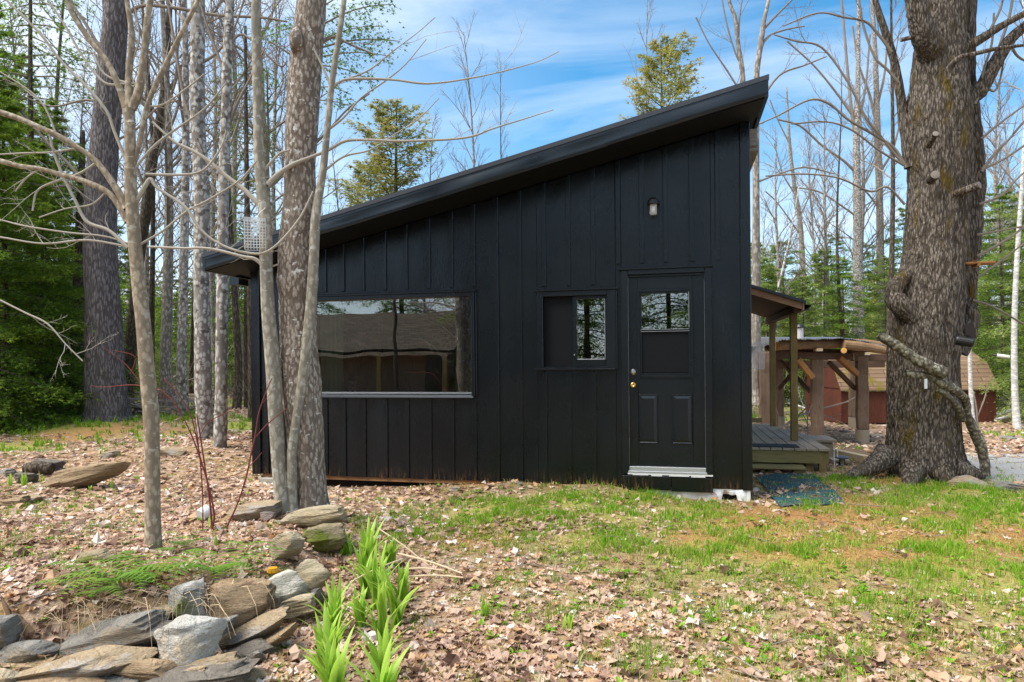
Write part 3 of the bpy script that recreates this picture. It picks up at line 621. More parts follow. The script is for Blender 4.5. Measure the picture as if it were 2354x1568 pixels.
kid(g, 'weather_seal', ALU, door, CO)
for x0, x1 in ((-1.125, -.925), (-.79, -.58)):      # raised panels
    z0, z1 = .545, 1.06; g = MB()
    def rect(d, y): return [[x0 + d, y, z0 + d], [x1 - d, y, z0 + d], [x1 - d, y, z1 - d], [x0 + d, y, z1 - d]]
    v = rect(0, .0095) + rect(.008, -.001) + rect(.016, .006) + rect(.045, -.004)
    g.add(v, [[4 * a + k, 4 * a + (k + 1) % 4, 4 * a + 4 + (k + 1) % 4, 4 * a + 4 + k] for a in range(3) for k in range(4)] + [[12, 13, 14, 15]])
    kid(g, 'panel', DOORP, door, CO)
YM = Matrix.Rotation(rad(90), 4, 'X')
g = MB(); g.lathe([-1.178, .01, 1.158], [(.031, 0), (.031, .006), (.012, .012), (.012, .03), (.024, .036), (.029, .05), (.026, .062), (.012, .066), (.011, .062), (0, .062)], 20, M=YM); kid(g, 'handle', BRS, door, CO).data.polygons.foreach_set('use_smooth', [True] * (9 * 20))
g = MB(); g.lathe([-1.180, .01, 1.292], [(.029, 0), (.029, .008), (.022, .014), (.018, .022), (.008, .024), (0, .024)], 20, M=YM); kid(g, 'deadbolt', NIK, door, CO)
f = MB(); f.box(-1.228, -.448, -.03, .09, .262, .306); f.box(-1.235, -.44, -.045, .03, .243, .262); kid(f, 'threshold', ALU, cabin, CO, .003)
f = MB(); f.box(-1.24, -.385, -.048, .0, .226, .240)
for x, w_, h_ in ((-1.19, .16, .006), (-1.0, .11, .012), (-.82, .2, .009), (-.6, .14, .013)): f.box(x, x + w_, -.051, -.03, .2255 - h_, .2255)
kid(f, 'weathered_sill', simple('flaking_white', (.62, .62, .62), .7), cabin, CO)
f = MB(); f.box(-1.30, -.8, -.05, -.003, .07, .212); f.box(-.797, -.385, -.046, -.003, .06, .205); kid(f, 'kick_board', SID, cabin, CO, .003)

# wall lantern: hooded black fitting with a ribbed clear jar
lx, lz = -.955, 3.0
g = MB(); g.lathe([lx, -.0, lz + .045], [(.05, 0), (.05, .02), (.03, .028), (0, .028)], 18, M=YM)
g.lathe([lx, -.075, lz + .02], [(.0, .07), (.03, .068), (.056, .045), (.062, .02), (.064, 0), (.058, 0), (.05, .02), (0, .04)], 20)
g.tube([[lx, -.02, lz + .05], [lx, -.075, lz + .075]], .012, 8)
lan = kid(g, 'wall_lantern', BLK, cabin, CO)
g = MB(); jar = [(.034, .022)] + [(.036 + .003 * (k % 2), .015 - k * .012) for k in range(8)] + [(.03, -.085), (0, -.09)]
g.lathe([lx, -.075, lz], jar, 20)
JG = Mat('jar_glass', .08, .6); JG.color((.8, .83, .84)); JG.p.inputs['Alpha'].default_value = .42
kid(g, 'jar', JG.m, lan, CO)
g = MB(); g.lathe([lx, -.075, lz], [(.0, .02), (.012, .015), (.02, -.015), (.017, -.045), (0, -.055)], 12); kid(g, 'bulb', WHT, lan, CO)

# interior seen through the panes
rm = MB(); rm.box(WX0 + .112, WX1 - .112, .12, DEPTH - .105, .24, .29); 
kid(rm, 'interior_floor', simple('interior_floor', (.12, .09, .07), .5), cabin, CO)
rm = MB(); IY = 3.3; n1_, n2_ = onY(834, 744, IY), onY(880, 854, IY)
rm.box(WX0 + .12, n1_[0], IY, IY + .08, .3, 2.4); rm.box(n2_[0], WX1 - .12, IY, IY + .08, .3, 2.4); rm.box(n1_[0], n2_[0], IY, IY + .08, .3, n2_[2]); rm.box(n1_[0], n2_[0], IY, IY + .08, n1_[2], 2.4)
kid(rm, 'interior_wall', wood('interior_panelling', (.16, .13, .10), (.22, .18, .13), (.09, .07, .05), 'z'), cabin, CO)
CUR = simple('green_curtain', (.42, .52, .42), .9)
for (a, b, yy) in ((736, 787, .2), (1046, 1064, .2)):
    p, q = onY(a, 700, yy), onY(b, 700, yy); g = MB(); n = 30; v = []
    for i in range(n):
        x = p[0] + (q[0] - p[0]) * i / (n - 1); y = yy + .03 * math.sin(i * 1.1); v += [[x, y, .7], [x, y, 2.25]]
    g.add(v, [[2 * i, 2 * i + 2, 2 * i + 3, 2 * i + 1] for i in range(n - 1)]); kid(g, 'curtain', CUR, cabin, CO)
g = MB(); p = onY(801, 880, 1.6); q = onY(817, 880, 1.6)
g.box(p[0], p[0] + .03, 1.6, 1.63, .3, p[2] + .03); g.box(q[0] - .03, q[0], 1.6, 1.63, .3, p[2] + .03)
for dz in (0, -.08, -.16): g.box(p[0] + .03, q[0] - .03, 1.6, 1.62, p[2] + dz - .02, p[2] + dz + .02)
g.box(p[0], q[0], 1.25, 1.6, .72, .76); g.box(p[0], p[0] + .03, 1.25, 1.28, .3, .72); g.box(q[0] - .03, q[0], 1.25, 1.28, .3, .72)
ch = g.build('chair', WHT, loc=(p[0], 1.6, .3)); tag(ch, 'white ladder back chair inside, seen through the big cabin window', 'chair')

# ------------------------------------------------------------------ porch on the right flank
porch = thing('porch', 'wooden porch with black topped lean-to roof on the right side of the cabin', 'porch', (.55, 3.5, 0)); PO = tuple(porch.location)
DZ = .285; DX1 = 1.13; DY0, DY1 = 1.96, 5.45
PRZ = lambda x: 2.50 - (2.50 - 2.19) / .90 * x
nb = 8; bw = DX1 / nb
g = MB()
for k in range(nb):
    yb = DY1 - (.9 if k >= 6 else 0); g.box(k * bw + .003, (k + 1) * bw - .004, DY0, yb, DZ - .032, DZ + (.001 * (k % 2)))
kid(g, 'deck', DECK, porch, PO, .004)
g = MB(); g.box(1.14, 1.45, 3.1, 3.75, DZ - .05, DZ - .012); g.box(1.16, 1.40, 3.12, 3.7, -.2, DZ - .06); kid(g, 'side_step', DECK, porch, PO, .004)
g = MB(); g.box(.0, 1.02, DY0 + .02, DY0 + .06, DZ - .19, DZ - .034); g.box(1.075, 1.115, DY0 + .03, DY1 - 1, DZ - .19, DZ - .034); g.box(.03, 1.0, DY0 + .4, DY1, DZ - .17, DZ - .05); kid(g, 'joist', WPTX, porch, PO, .003)
for x, y in ((.86, DY0 + .10), (1.0, DY0 + .03), (.86, 4.6)):
    g = MB(); g.box(x, x + .09, y + .003, y + .093, -.3, DZ - .036); kid(g, 'deck_leg', WPT, porch, PO, .004)
g = MB(); g.box(.0, .80, DY0 - .27, DY0 - .02, .055, .085); g.box(.66, .80, DY0 - .22, DY0 - .03, -.12, .054); g.box(.0, .7, DY0 - .24, DY0 - .21, -.1, -.02); kid(g, 'front_step', WPTX, porch, PO, .004)
for y in (2.80, 4.93):
    g = MB(); g.box(.80, .89, y, y + .09, DZ + .003, PRZ(.85) - .17); kid(g, 'post', WPT, porch, PO, .004)
g = MB(); g.box(.80, .88, 2.5, 5.5, PRZ(.85) - .168, PRZ(.85) - .075); kid(g, 'beam', DKW, porch, PO)
def lean(mb, x0, x1, y0, y1, t0, t1):
    v = []
    for x in (x0, x1):
        for y in (y0, y1): v += [[x, y, PRZ(x) - t0], [x, y, PRZ(x) - t1]]
    mb.add(v, [[0, 1, 3, 2], [4, 6, 7, 5], [0, 4, 5, 1], [2, 3, 7, 6], [0, 2, 6, 4], [1, 5, 7, 3]])
g = MB(); lean(g, -.01, .93, 2.36, 5.6, -.005, .035); prf = kid(g, 'porch_roof', FASC, porch, PO)
g = MB(); lean(g, 0, .90, 2.42, 5.55, .037, .065); kid(g, 'roof_boards', DKW, prf, PO)
g = MB(); lean(g, 0, .885, 2.39, 2.418, .037, .125); kid(g, 'rake_board', wood('brown_rake', (.20, .115, .07), (.28, .17, .105), (.12, .07, .045), 'x'), prf, PO)
g = MB(); g.box(.888, .912, 2.385, 5.5, PRZ(.9) - .13, PRZ(.9) - .037); kid(g, 'eave_fascia', wood('brown_fascia', (.22, .14, .10), (.30, .2, .14), (.14, .09, .06), 'y'), prf, PO)
g = MB(); gz = PRZ(.9) - .075
v = []
for y in (2.40, 5.5):
    v += [[.915, y, gz + .02], [.915, y, gz - .055], [.96, y, gz - .055], [1.0, y, gz + .0], [1.0, y, gz + .02]]
g.add(v, [[k, k + 1, k + 6, k + 5] for k in range(4)] + [[0, 4, 3, 1], [1, 3, 2, 2]][:1]); g.add([v[0], v[1], v[2], v[3]], [[0, 1, 2, 3]])
gut = kid(g, 'gutter', BLK, porch, PO)
g = MB(); g.tube([[.95, 5.45, gz - .05], [.95, 5.45, gz - .15], [.91, 5.38, gz - .27], [.91, 5.38, gz - .4]], .035, 10); kid(g, 'downspout', BLK, gut, PO)
g = MB(); g.tube([[.91, 5.38, gz - .37], [.91, 5.38, gz - .55]], .042, 10); kid(g, 'downspout_collar', WHT, gut, PO)
g = MB(); g.box(.02, .72, 5.42, 5.46, DZ + .02, DZ + .10); kid(g, 'curb', WPTX, porch, PO)
RUB = Mat('rubber_mat', .8, .3); RUB.color((.03, .034, .04)); RUB.bump(RUB.noise(120, RUB.co()), .5, .004)
g = MB(); g.box(.02, .78, DY0 + .05, DY0 + .36, DZ + .003, DZ + .014)
o = g.build('doormat', RUB.m, loc=(.4, DY0 + .2, DZ)); tag(bevel(o, .003), 'thin dark rubber mat along the front edge of the porch deck', 'mat')

# ------------------------------------------------------------------ tree tools
def catmull(p, sub=5):
    p = np.asarray(p, float); q = np.vstack([2 * p[0] - p[1], p, 2 * p[-1] - p[-2]]); out = []
    for i in range(1, len(q) - 2):
        for k in range(sub):
            t = k / sub; a, b, c, d = q[i - 1], q[i], q[i + 1], q[i + 2]
            out.append(.5 * ((2 * b) + (c - a) * t + (2 * a - 5 * b + 4 * c - d) * t * t + (3 * b - 3 * c + d - a) * t ** 3))
    out.append(q[-2]); return np.array(out)
def traced(pts, d, sub=5):
    """limb surveyed from the photograph: rows (px, py, width px[, extra depth m]); gives centre line and radii in metres"""
    a = []
    for r in pts:
        dd = d + (r[3] if len(r) > 3 else 0); a.append(list(P(r[0], r[1], dd)) + [r[2] * dd / F / 2])
    if pts[-1][1] <= 0:      # limbs that leave the picture go on growing above it
        q = np.array(a); dv = q[-1, :3] - q[-2, :3]; dv /= np.linalg.norm(dv) + 1e-9; r0 = q[-1, 3]; up = np.array([0, 0, 1.0]); Lx = min(7.0, r0 * 42)
        for k in (1, 2, 3, 4):
            t = k / 4; a.append(list(q[-1, :3] + (dv * (1 - .4 * t) + up * .4 * t + .05 * np.array([math.sin(k * 2.1 + q[0, 0] * 9), math.cos(k * 1.7), 0])) * Lx * t) + [r0 * (1 - .82 * t)])
    c = catmull(a, sub); return c[:, :3], np.maximum(c[:, 3], .0012)
def twigs(mb, p0, dirv, L, r0, lvl, rng, k=3, up=.15, spread=.75, nch=(6, 5, 4), wob_=.12, seg=5, buds=None):
    """grows one branch and its side branches; each is a thin tapering tube"""
    d = np.array(dirv, float); d /= np.linalg.norm(d) + 1e-9
    pts = [np.array(p0, float)]; st = L / seg
    for i in range(seg):
        d = d + rng.normal(0, wob_, 3) + np.array([0, 0, up * .35]); d /= np.linalg.norm(d); pts.append(pts[-1] + d * st)
    pts = np.array(pts); rr = np.linspace(r0, r0 * (.35 if lvl > 0 else .25), seg + 1)
    mb.tube(pts, rr, k if lvl > 1 else 3, cap=False)
    if buds is not None and lvl == 0: buds.append(pts[-1])
    if lvl > 0:
        n = nch[min(lvl, len(nch)) - 1]
        for i in range(n):
            t = .18 + .8 * (i + rng.uniform(0, 1)) / n; x = t * seg; j = min(int(x), seg - 1); q = pts[j] + (pts[j + 1] - pts[j]) * (x - j)
            dl_ = pts[j + 1] - pts[j]; dl_ = dl_ / np.linalg.norm(dl_)
            s_ = rng.normal(0, 1, 3); s_ -= dl_ * (s_ @ dl_); s_ /= np.linalg.norm(s_) + 1e-9
            nd = dl_ * (1 - spread * .55) + s_ * spread + np.array([0, 0, up])
            twigs(mb, q, nd, L * rng.uniform(.32, .58) * (1.1 - .55 * t), r0 * .48 * (1 - .4 * t) + .0006, lvl - 1, rng, k, up, spread, nch, wob_, max(3, seg - 1), buds)
def rough_bump(amp, fx, fz, seed=0, ridge=False, lobes=None):
    def f(rr, p, th, a, b):
        out = rr.copy(); n, k = rr.shape
        for i in range(n):
            for j in range(k):
                dv = math.cos(th[j]) * a[i] + math.sin(th[j]) * b[i]; q = p[i] + dv * rr[i, j]
                v = mnoise.fractal(Vector((q[0] * fx + seed, q[1] * fx, q[2] * fz)), 1.0, 2.1, 4)
                if ridge: v = .35 - abs(v) * 1.5
                out[i, j] = rr[i, j] * (1 + amp * v)
        return out
    return f

# --- prototypes of the woods, each with its own trunk and crown
def bare_tree(seed, Ht, r, first=.3, nb=26, bark_='grey', tw=TW, lean=.03, blen=.22, fork=False):
    rng = np.random.default_rng(seed); root = thing('bare_tree', '', 'tree')
    n = 14; z = np.linspace(-.3, Ht, n); ph = rng.uniform(0, 6, 2)
    p = np.stack([lean * z * math.cos(ph[0]) + .12 * np.sin(z * .45 + ph[0]), lean * z * math.sin(ph[0]) + .12 * np.sin(z * .38 + ph[1]), z], -1); p[0, :2] = p[1, :2] * .0
    rr = r * (1 - .86 * (z / Ht).clip(0, 1)) ; rr[0] *= 1.35
    t = MB(); t.tube(catmull(p, 2), np.interp(np.linspace(0, 1, 2 * n - 1), np.linspace(0, 1, n), rr), 9, cap=False)
    c = MB()
    for i in range(nb):
        h = first + (1 - first) * (i + rng.uniform(0, 1)) / nb; zz = h * Ht
        q = np.array([np.interp(zz, z, p[:, 0]), np.interp(zz, z, p[:, 1]), zz]); a = rng.uniform(0, 2 * PI)
        up = rng.uniform(.35, 1.1) + h * .7; L = Ht * blen * rng.uniform(.6, 1.2) * (1.25 - h * .85)
        twigs(c, q, [math.cos(a), math.sin(a), up], L, r * .33 * (1.1 - h * .8) + .003, 2, rng, 4, .16, .7, (5, 7), .11)
    tk = t.build('trunk', BK[bark_], root, True); cr = c.build('crown', tw, root); return root
def spray(mb, p, d, L, wd, rng, tint, droop=.25, n=3):
    pass
def conifer(seed, Ht, r, base=.08, wmax=.24, nb=70, lf=HEM, bark_='dark', leafn=60, size=.16, droop=.25, ragged=.35, pw=.75):
    rng = np.random.default_rng(seed); root = thing('conifer', '', 'tree')
    z = np.linspace(-.3, Ht, 10); t = MB(); t.tube(np.stack([.02 * z * rng.normal(), .02 * z * rng.normal(), z], -1), r * (1 - .93 * (z / Ht).clip(0, 1)), 8, cap=False)
    PV, DV, SV, TV = [], [], [], []
    for i in range(nb):
        h = base + (1 - base) * ((i + rng.uniform(0, 1)) / nb) ** 1.1; a = i * 2.4 + rng.normal(0, .4)
        L = Ht * wmax * (1 - h) ** pw * rng.uniform(1 - ragged, 1 + ragged * .5) + .15
        el = -.15 + .7 * h + rng.normal(0, .1); d = np.array([math.cos(a), math.sin(a), el]); d /= np.linalg.norm(d)
        s = np.linspace(0, 1, 6); pts = np.array([0, 0, h * Ht]) + d * (s * L)[:, None] - np.array([0, 0, 1.0]) * (droop * L * s ** 2)[:, None]
        t.tube(pts, np.linspace(r * .2 * (1 - h) + .012, .004, 6), 3, cap=False)
        m_ = int(leafn * (.35 + L / (Ht * wmax)))
        ss = rng.uniform(.12, 1, m_) ** .75; side = rng.choice([-1, 1], m_)
        q = np.array([0, 0, h * Ht]) + d * (ss * L)[:, None] - np.array([0, 0, 1.0]) * (droop * L * ss ** 2)[:, None]
        sv = np.array([-math.sin(a), math.cos(a), 0]); off = side * rng.uniform(0, 1, m_) * .34 * L * (1.15 - ss)
        q = q + sv * off[:, None] + rng.normal(0, .05 * L + .02, (m_, 3)) * np.array([1, 1, .5]) - np.array([0, 0, 1]) * (np.abs(off) * .25)[:, None]
        dd = d * rng.uniform(.4, 1, m_)[:, None] + sv * (side * rng.uniform(.3, 1, m_))[:, None] + rng.normal(0, .3, (m_, 3)); dd[:, 2] -= .15
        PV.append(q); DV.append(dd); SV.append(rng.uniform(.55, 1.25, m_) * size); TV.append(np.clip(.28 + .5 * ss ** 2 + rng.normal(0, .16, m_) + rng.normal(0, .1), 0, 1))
    q = np.concatenate(PV); d = np.concatenate(DV); d /= np.linalg.norm(d, axis=1)[:, None]; S = np.concatenate(SV); T = np.concatenate(TV); n = len(q)
    u = rng.normal(0, .45, (n, 3)) + np.array([0, 0, 1]); w = np.cross(d, u); w /= np.linalg.norm(w, axis=1)[:, None]
    # each spray: a narrow three-fingered fan
    tm = np.array([[0, 0], [.09, .3], [.44, .62], [.08, .55], [0, 1.3], [-.08, .55], [-.44, .62], [-.09, .3]])
    v = q[:, None] + w[:, None] * (tm[None, :, :1] * S[:, None, None]) + d[:, None] * (tm[None, :, 1:] * S[:, None, None])
    v[:, [2, 6], 2] -= (S * .12)[:, None]
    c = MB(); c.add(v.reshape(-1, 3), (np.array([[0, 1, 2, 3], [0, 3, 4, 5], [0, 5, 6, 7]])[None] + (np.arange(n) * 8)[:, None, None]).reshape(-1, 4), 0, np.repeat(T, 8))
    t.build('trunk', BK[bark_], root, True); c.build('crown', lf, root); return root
def copytree(root):
    r = root.copy(); COL.objects.link(r)
    for ch_ in root.children:
        c = ch_.copy(); COL.objects.link(c); c.parent = r
    return r
PLACED = []
used = set()
def put(proto, px, d, scale=1.0, rot=0.0, name=None, lab=None, cat='tree', group=None, zoff=0.0, base_py=None, topy=None, ht=None, sxy=None):
    r = proto if proto.as_pointer() not in used else copytree(proto)
    used.add(proto.as_pointer())
    p = P(px, HY, d); z = H1(p[0], p[1])
    if topy is not None: scale = (P(px, topy, d)[2] - z) / ht
    r.location = (p[0], p[1], z + zoff); s = sxy or scale; r.scale = (s, s, scale); r.rotation_euler = (0, 0, rot)
    if name: r.name = name
    PLACED.append([r, px, d, lab, cat, group]); return r
PB = [(bare_tree(1, 15, .15, .30, 26, 'grey'), 15), (bare_tree(2, 16, .12, .38, 24, 'blotch', lean=.02), 16), (bare_tree(3, 13, .10, .22, 26, 'grey', lean=.05), 13), (bare_tree(4, 17, .17, .35, 30, 'grey', lean=.015), 17), (bare_tree(5, 14, .09, .45, 18, 'dark', lean=.03, blen=.16), 14)]
BI = (bare_tree(6, 14, .09, .45, 18, 'birch', lean=.04, blen=.16), 14)
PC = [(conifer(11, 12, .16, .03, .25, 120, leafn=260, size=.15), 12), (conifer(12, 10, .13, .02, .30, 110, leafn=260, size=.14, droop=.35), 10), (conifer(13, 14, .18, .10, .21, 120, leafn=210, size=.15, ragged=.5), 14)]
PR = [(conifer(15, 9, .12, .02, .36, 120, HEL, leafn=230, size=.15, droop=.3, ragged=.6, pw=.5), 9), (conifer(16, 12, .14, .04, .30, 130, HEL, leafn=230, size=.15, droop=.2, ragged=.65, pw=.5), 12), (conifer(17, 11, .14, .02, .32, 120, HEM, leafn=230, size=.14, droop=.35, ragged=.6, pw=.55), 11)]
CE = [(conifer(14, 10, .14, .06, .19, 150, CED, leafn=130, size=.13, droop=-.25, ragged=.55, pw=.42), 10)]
r_ = random.Random(5)
GL, GR = 'bare trees in the woods left of the cabin', 'bare trees in the woods right of the cabin'
GC, GD = 'evergreens in the woods left of the cabin', 'evergreens in the woods right of the cabin'
GT = 'tree tops showing above the cabin roof'
# surveyed trees: px, depth, prototype, top height factor
for px, d, k, s in [(420,15,1,.95),(385,18,0,1.0),(362,20,4,1),(402,24,2,1.1),(540,17,4,1.0),(600,19,3,.9),(330,22,2,1),(140,18,4,1),(60,25,0,1),(180,26,2,1),(560,23,0,1),(640,24,1,.95),(690,27,3,.9),(275,17,4,.9),
                    (440,28,4,1.1),(500,30,3,1),(230,30,1,1.1),(30,34,3,1.0),(465,36,0,1.1),(305,38,3,1.1),(530,40,1,1.1),(410,42,2,1.3),(660,38,4,1.1),(200,44,4,1.1)]:
    put(PB[k][0], px, d, s * r_.uniform(.92, 1.08), r_.uniform(0, 6), 'bare_tree', 'l', 'tree', GL)
for px, d, k, s in [(1783,30,0,.85),(1900,34,3,.85),(1935,30,4,1.0),(1870,36,1,.9),(2040,20,4,1.05),(2290,30,3,.8),(2335,36,0,.9),(1750,40,2,.9),(1990,36,3,1.0),(2310,42,1,1.1)]:
    put(PB[k][0], px, d, s * r_.uniform(.92, 1.08), r_.uniform(0, 6), 'bare_tree', 'r', 'tree', GR)
for px, d, topy, k in [(15,13.5,170,0),(90,14.5,330,1),(150,19,420,0),(30,17,250,1),(-70,15,200,1),(200,20,520,1),(120,16,240,1),(-60,12.5,60,0),(60,20,130,2),(175,23,330,2),(-20,24,0,0),(250,26,480,1),(300,30,560,1),(545,27,600,1),(595,31,560,0),(560,38,520,2),(470,34,640,1),(390,36,600,1),(660,35,560,0)] + [(430,40,640,3),(510,38,620,4),(330,42,600,3),(600,44,600,4),(250,44,600,3)]:
    q = (PC + PR)[k]; put(q[0], px, d, topy=topy, ht=q[1], rot=r_.uniform(0, 6), name='hemlock', lab='c', cat='hemlock', group=GC, sxy=None)
for px, d, topy, k in [(1760,27,600,1),(1800,31,560,0),(1850,26,640,1),(1895,34,580,1),(1940,30,600,0),(1985,37,560,2),(2040,32,590,1),(2085,36,480,2),(2255,27,560,1),(2310,23,430,2),(2345,26,520,0),(2410,19,380,0),(2270,34,500,2),(1735,38,560,2),(2330,38,440,2),(1920,42,540,2)]:
    q = PR[(k + int(px)) % 3]; put(q[0], px, d, topy=topy, ht=q[1], rot=r_.uniform(0, 6), name='hemlock', lab='d', cat='hemlock', group=GD)
for px, d, topy, k, lab in [(905,21,245,0,'yellow green cedar top rising above the roof, behind the low half of the cabin'), (1530,22,105,0,'yellow green cedar top above the roof near the high eave'), (850,26,380,0,'shorter yellow green cedar just left of the taller cedar top above the roof'), (1240,40,372,0,None)]:
    if lab:
        r = put(CE[0][0], px, d, topy=topy, ht=10, rot=r_.uniform(0, 6), name='cedar', cat='cedar', sxy=1.25); tag(r, lab, 'cedar', GT); PLACED.pop()
for px, d, topy, k, lab in [(1108,22,75,2,'thin bare tree top standing alone in the sky above mid roof'), (985,24,290,2,'small bare tree top right of the cedar above the roof'), (1150,30,150,4,'faint bare tree top just right of the lone thin one above mid roof'), (1490,26,20,2,'thin bare tree top just left of the cedar by the high eave'), (790,25,330,4,'bare tree top beside the split trunk, above the low end of the roof')]:
    q = PB[k]; r = put(q[0], px, d, topy=topy, ht=q[1], rot=r_.uniform(0, 6), name='bare_tree', sxy=.75); tag(r, lab, 'tree', GT); PLACED.pop()
for px, d, s, ln, lab in [(1740, 30, .8, .22, 'leaning white birch between the cabin and the log pavilion'), (1900, 36, .9, .02, 'upright white birch far behind the log pavilion'), (1912, 37, .8, .35, 'white birch leaning to the right far behind the log pavilion'), (2240, 17, .6, .02, 'white birch just right of the huge maple trunk'), (2340, 17.5, .9, .05, 'white birch with dark scars near the right edge of the picture')]:
    r = put(BI[0], px, d, s, r_.uniform(0, 6), 'white_birch'); r.rotation_euler = (0, ln, 0); tag(r, lab, 'birch', 'white birches in the woods'); PLACED.pop()
ORD = 'first second third fourth fifth sixth seventh eighth ninth tenth eleventh twelfth thirteenth fourteenth fifteenth sixteenth seventeenth eighteenth nineteenth twentieth twenty-first twenty-second twenty-third twenty-fourth twenty-fifth twenty-sixth twenty-seventh twenty-eighth twenty-ninth thirtieth thirty-first thirty-second'.split()
TXT = {'l': 'slender bare tree in the woods left of the cabin, %s from the left', 'r': 'slender bare tree in the woods right of the cabin, %s from the left', 'c': 'dark green hemlock in the woods left of the cabin, %s from the left', 'd': 'green hemlock in the woods right of the cabin, %s from the left'}
for key in TXT:
    L = sorted([q for q in PLACED if q[3] == key], key=lambda q: q[1])
    for i, q in enumerate(L): tag(q[0], TXT[key] % ORD[i], q[4], q[5])

# far woods, one mass
fw = MB(); fl = MB(); rng = np.random.default_rng(77)
for i in range(300):
    d = rng.uniform(48, 100); px = rng.uniform(-250, 2600); p = P(px, HY, d); z = H1(p[0], p[1]); hh = rng.uniform(5, 12); r0 = rng.uniform(.07, .16)
    if 760 < px < 1720: hh *= .6
    top = np.array([p[0] + rng.normal(0, .5), p[1], z + hh]); b = np.array([p[0], p[1], z - .5])
    fw.tube(np.array([b, (b + top) / 2 + rng.normal(0, .15, 3), top]), [r0, r0 * .7, .02], 5, cap=False)
    for j in range(26):
        t = rng.uniform(.2, 1); q = b + (top - b) * t; a = rng.uniform(0, 6.28); L = rng.uniform(1, 3) * (1.2 - t * .7)
        d2 = np.array([math.cos(a), math.sin(a), rng.uniform(.2, 1.4)]); e = q + d2 * L * .5; e2 = e + (d2 + rng.normal(0, .4, 3)) * L * .5
        fw.tube(np.array([q, e, e2]), [.035, .022, .01], 3, cap=False)
    if rng.uniform() < .7:
        n = 700; hc = rng.uniform(4, 10) ; t = rng.uniform(0, 1, n); rad_ = (1 - t) ** .7 * hc * .26; a = rng.uniform(0, 6.28, n); rr = rad_ * rng.uniform(.3, 1, n)
        off = rng.normal(0, 1.5, 2); q = np.stack([p[0] + off[0] + rr * np.cos(a), p[1] + off[1] + rr * np.sin(a), z + .1 + t * hc - rr * .25], -1)
        u = rng.normal(0, 1, (n, 3)); u /= np.linalg.norm(u, axis=1)[:, None]; w = np.cross(u, rng.normal(0, 1, (n, 3))); w /= np.linalg.norm(w, axis=1)[:, None]; s = rng.uniform(.12, .34, n)[:, None]
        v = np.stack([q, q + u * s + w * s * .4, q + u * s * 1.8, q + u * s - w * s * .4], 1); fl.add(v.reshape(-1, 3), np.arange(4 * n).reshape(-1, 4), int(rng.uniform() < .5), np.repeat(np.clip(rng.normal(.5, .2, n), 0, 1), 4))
tag(fw.build('distant_woods', TW, smooth=True), 'grey mass of bare trunks and branches deep in the woods', 'woods', kind='stuff')
tag(fl.build('distant_evergreens', [HEM, CED]), 'green mass of evergreens deep in the woods', 'evergreens', kind='stuff')  # half the sprays take the paler cedar colour, painting in distance haze
# brush and dead sticks on the forest floor
br = MB(); rng = np.random.default_rng(5)
for i in range(420):
    px = rng.choice([rng.uniform(-60, 600), rng.uniform(1735, 2400)]); d = rng.uniform(15, 40); p = P(px, HY, d); z = H1(p[0], p[1]); a = rng.uniform(0, 6.28)
    if px > 1860 and d < 24: continue
    if rng.uniform() < .45: twigs(br, [p[0], p[1], z + .05], [math.cos(a), math.sin(a), .12], rng.uniform(1, 3.5), rng.uniform(.015, .06), 1, rng, 4, 0, .6, (4,), .1)
    else: twigs(br, [p[0], p[1], z], [math.cos(a) * .4, math.sin(a) * .4, 1], rng.uniform(.8, 2.6), .014, 1, rng, 3, .1, .7, (5,), .12)
tag(br.build('undergrowth', TW), 'tangled bare undergrowth and dead sticks across the forest floor', 'undergrowth', kind='stuff')

# ------------------------------------------------------------------ nearer trees, one by one
def near_tree(name, label, cat, basepx, d, limbs, mat, twigmat_=TW, k=14, bump=None, extra=None, seed=0, autotwig=None, crown='branches'):
    """limbs: list of (rows, sides, is_trunk)"""
    b = P(basepx[0], basepx[1], d); b[2] = H1(b[0], b[1])
    root = thing(name, label, cat, tuple(b)); T = MB(); Cn = MB(); rng = np.random.default_rng(seed); lines = []
    for rows, sides, trunk in limbs:
        p, r = traced(rows, d, 6 if trunk else 5)
        (T if trunk else Cn).tube(p, r, sides, cap=True, bump=bump if trunk else None); lines.append((p, r, trunk))
    if autotwig:
        for p, r, trunk in lines:
            if trunk: continue
            L = np.linalg.norm(np.diff(p, axis=0), axis=1).sum(); n = int(L * autotwig[0])
            for i in range(n):
                j = int(rng.uniform(.15, .98) * (len(p) - 1)); t = p[min(j + 1, len(p) - 1)] - p[j]; t = t / (np.linalg.norm(t) + 1e-9)
                s_ = rng.normal(0, 1, 3); s_ -= t * (s_ @ t); s_ /= np.linalg.norm(s_)
                twigs(Cn, p[j], t * .6 + s_ * .7 + [0, 0, .2], rng.uniform(.4, 1) * autotwig[1], min(r[j] * .5, autotwig[2]), 2 if rng.uniform() < .5 else 1, rng, 4, .12, .65, (3, 3), .13)
    if extra: extra(T, Cn, rng)
    child(T, 'trunk', mat, root, True)
    if Cn.n: child(Cn, crown, twigmat_, root, True)
    return root
def gbase(px, py):
    p = G(px, py); return (p - CAM) @ FWD
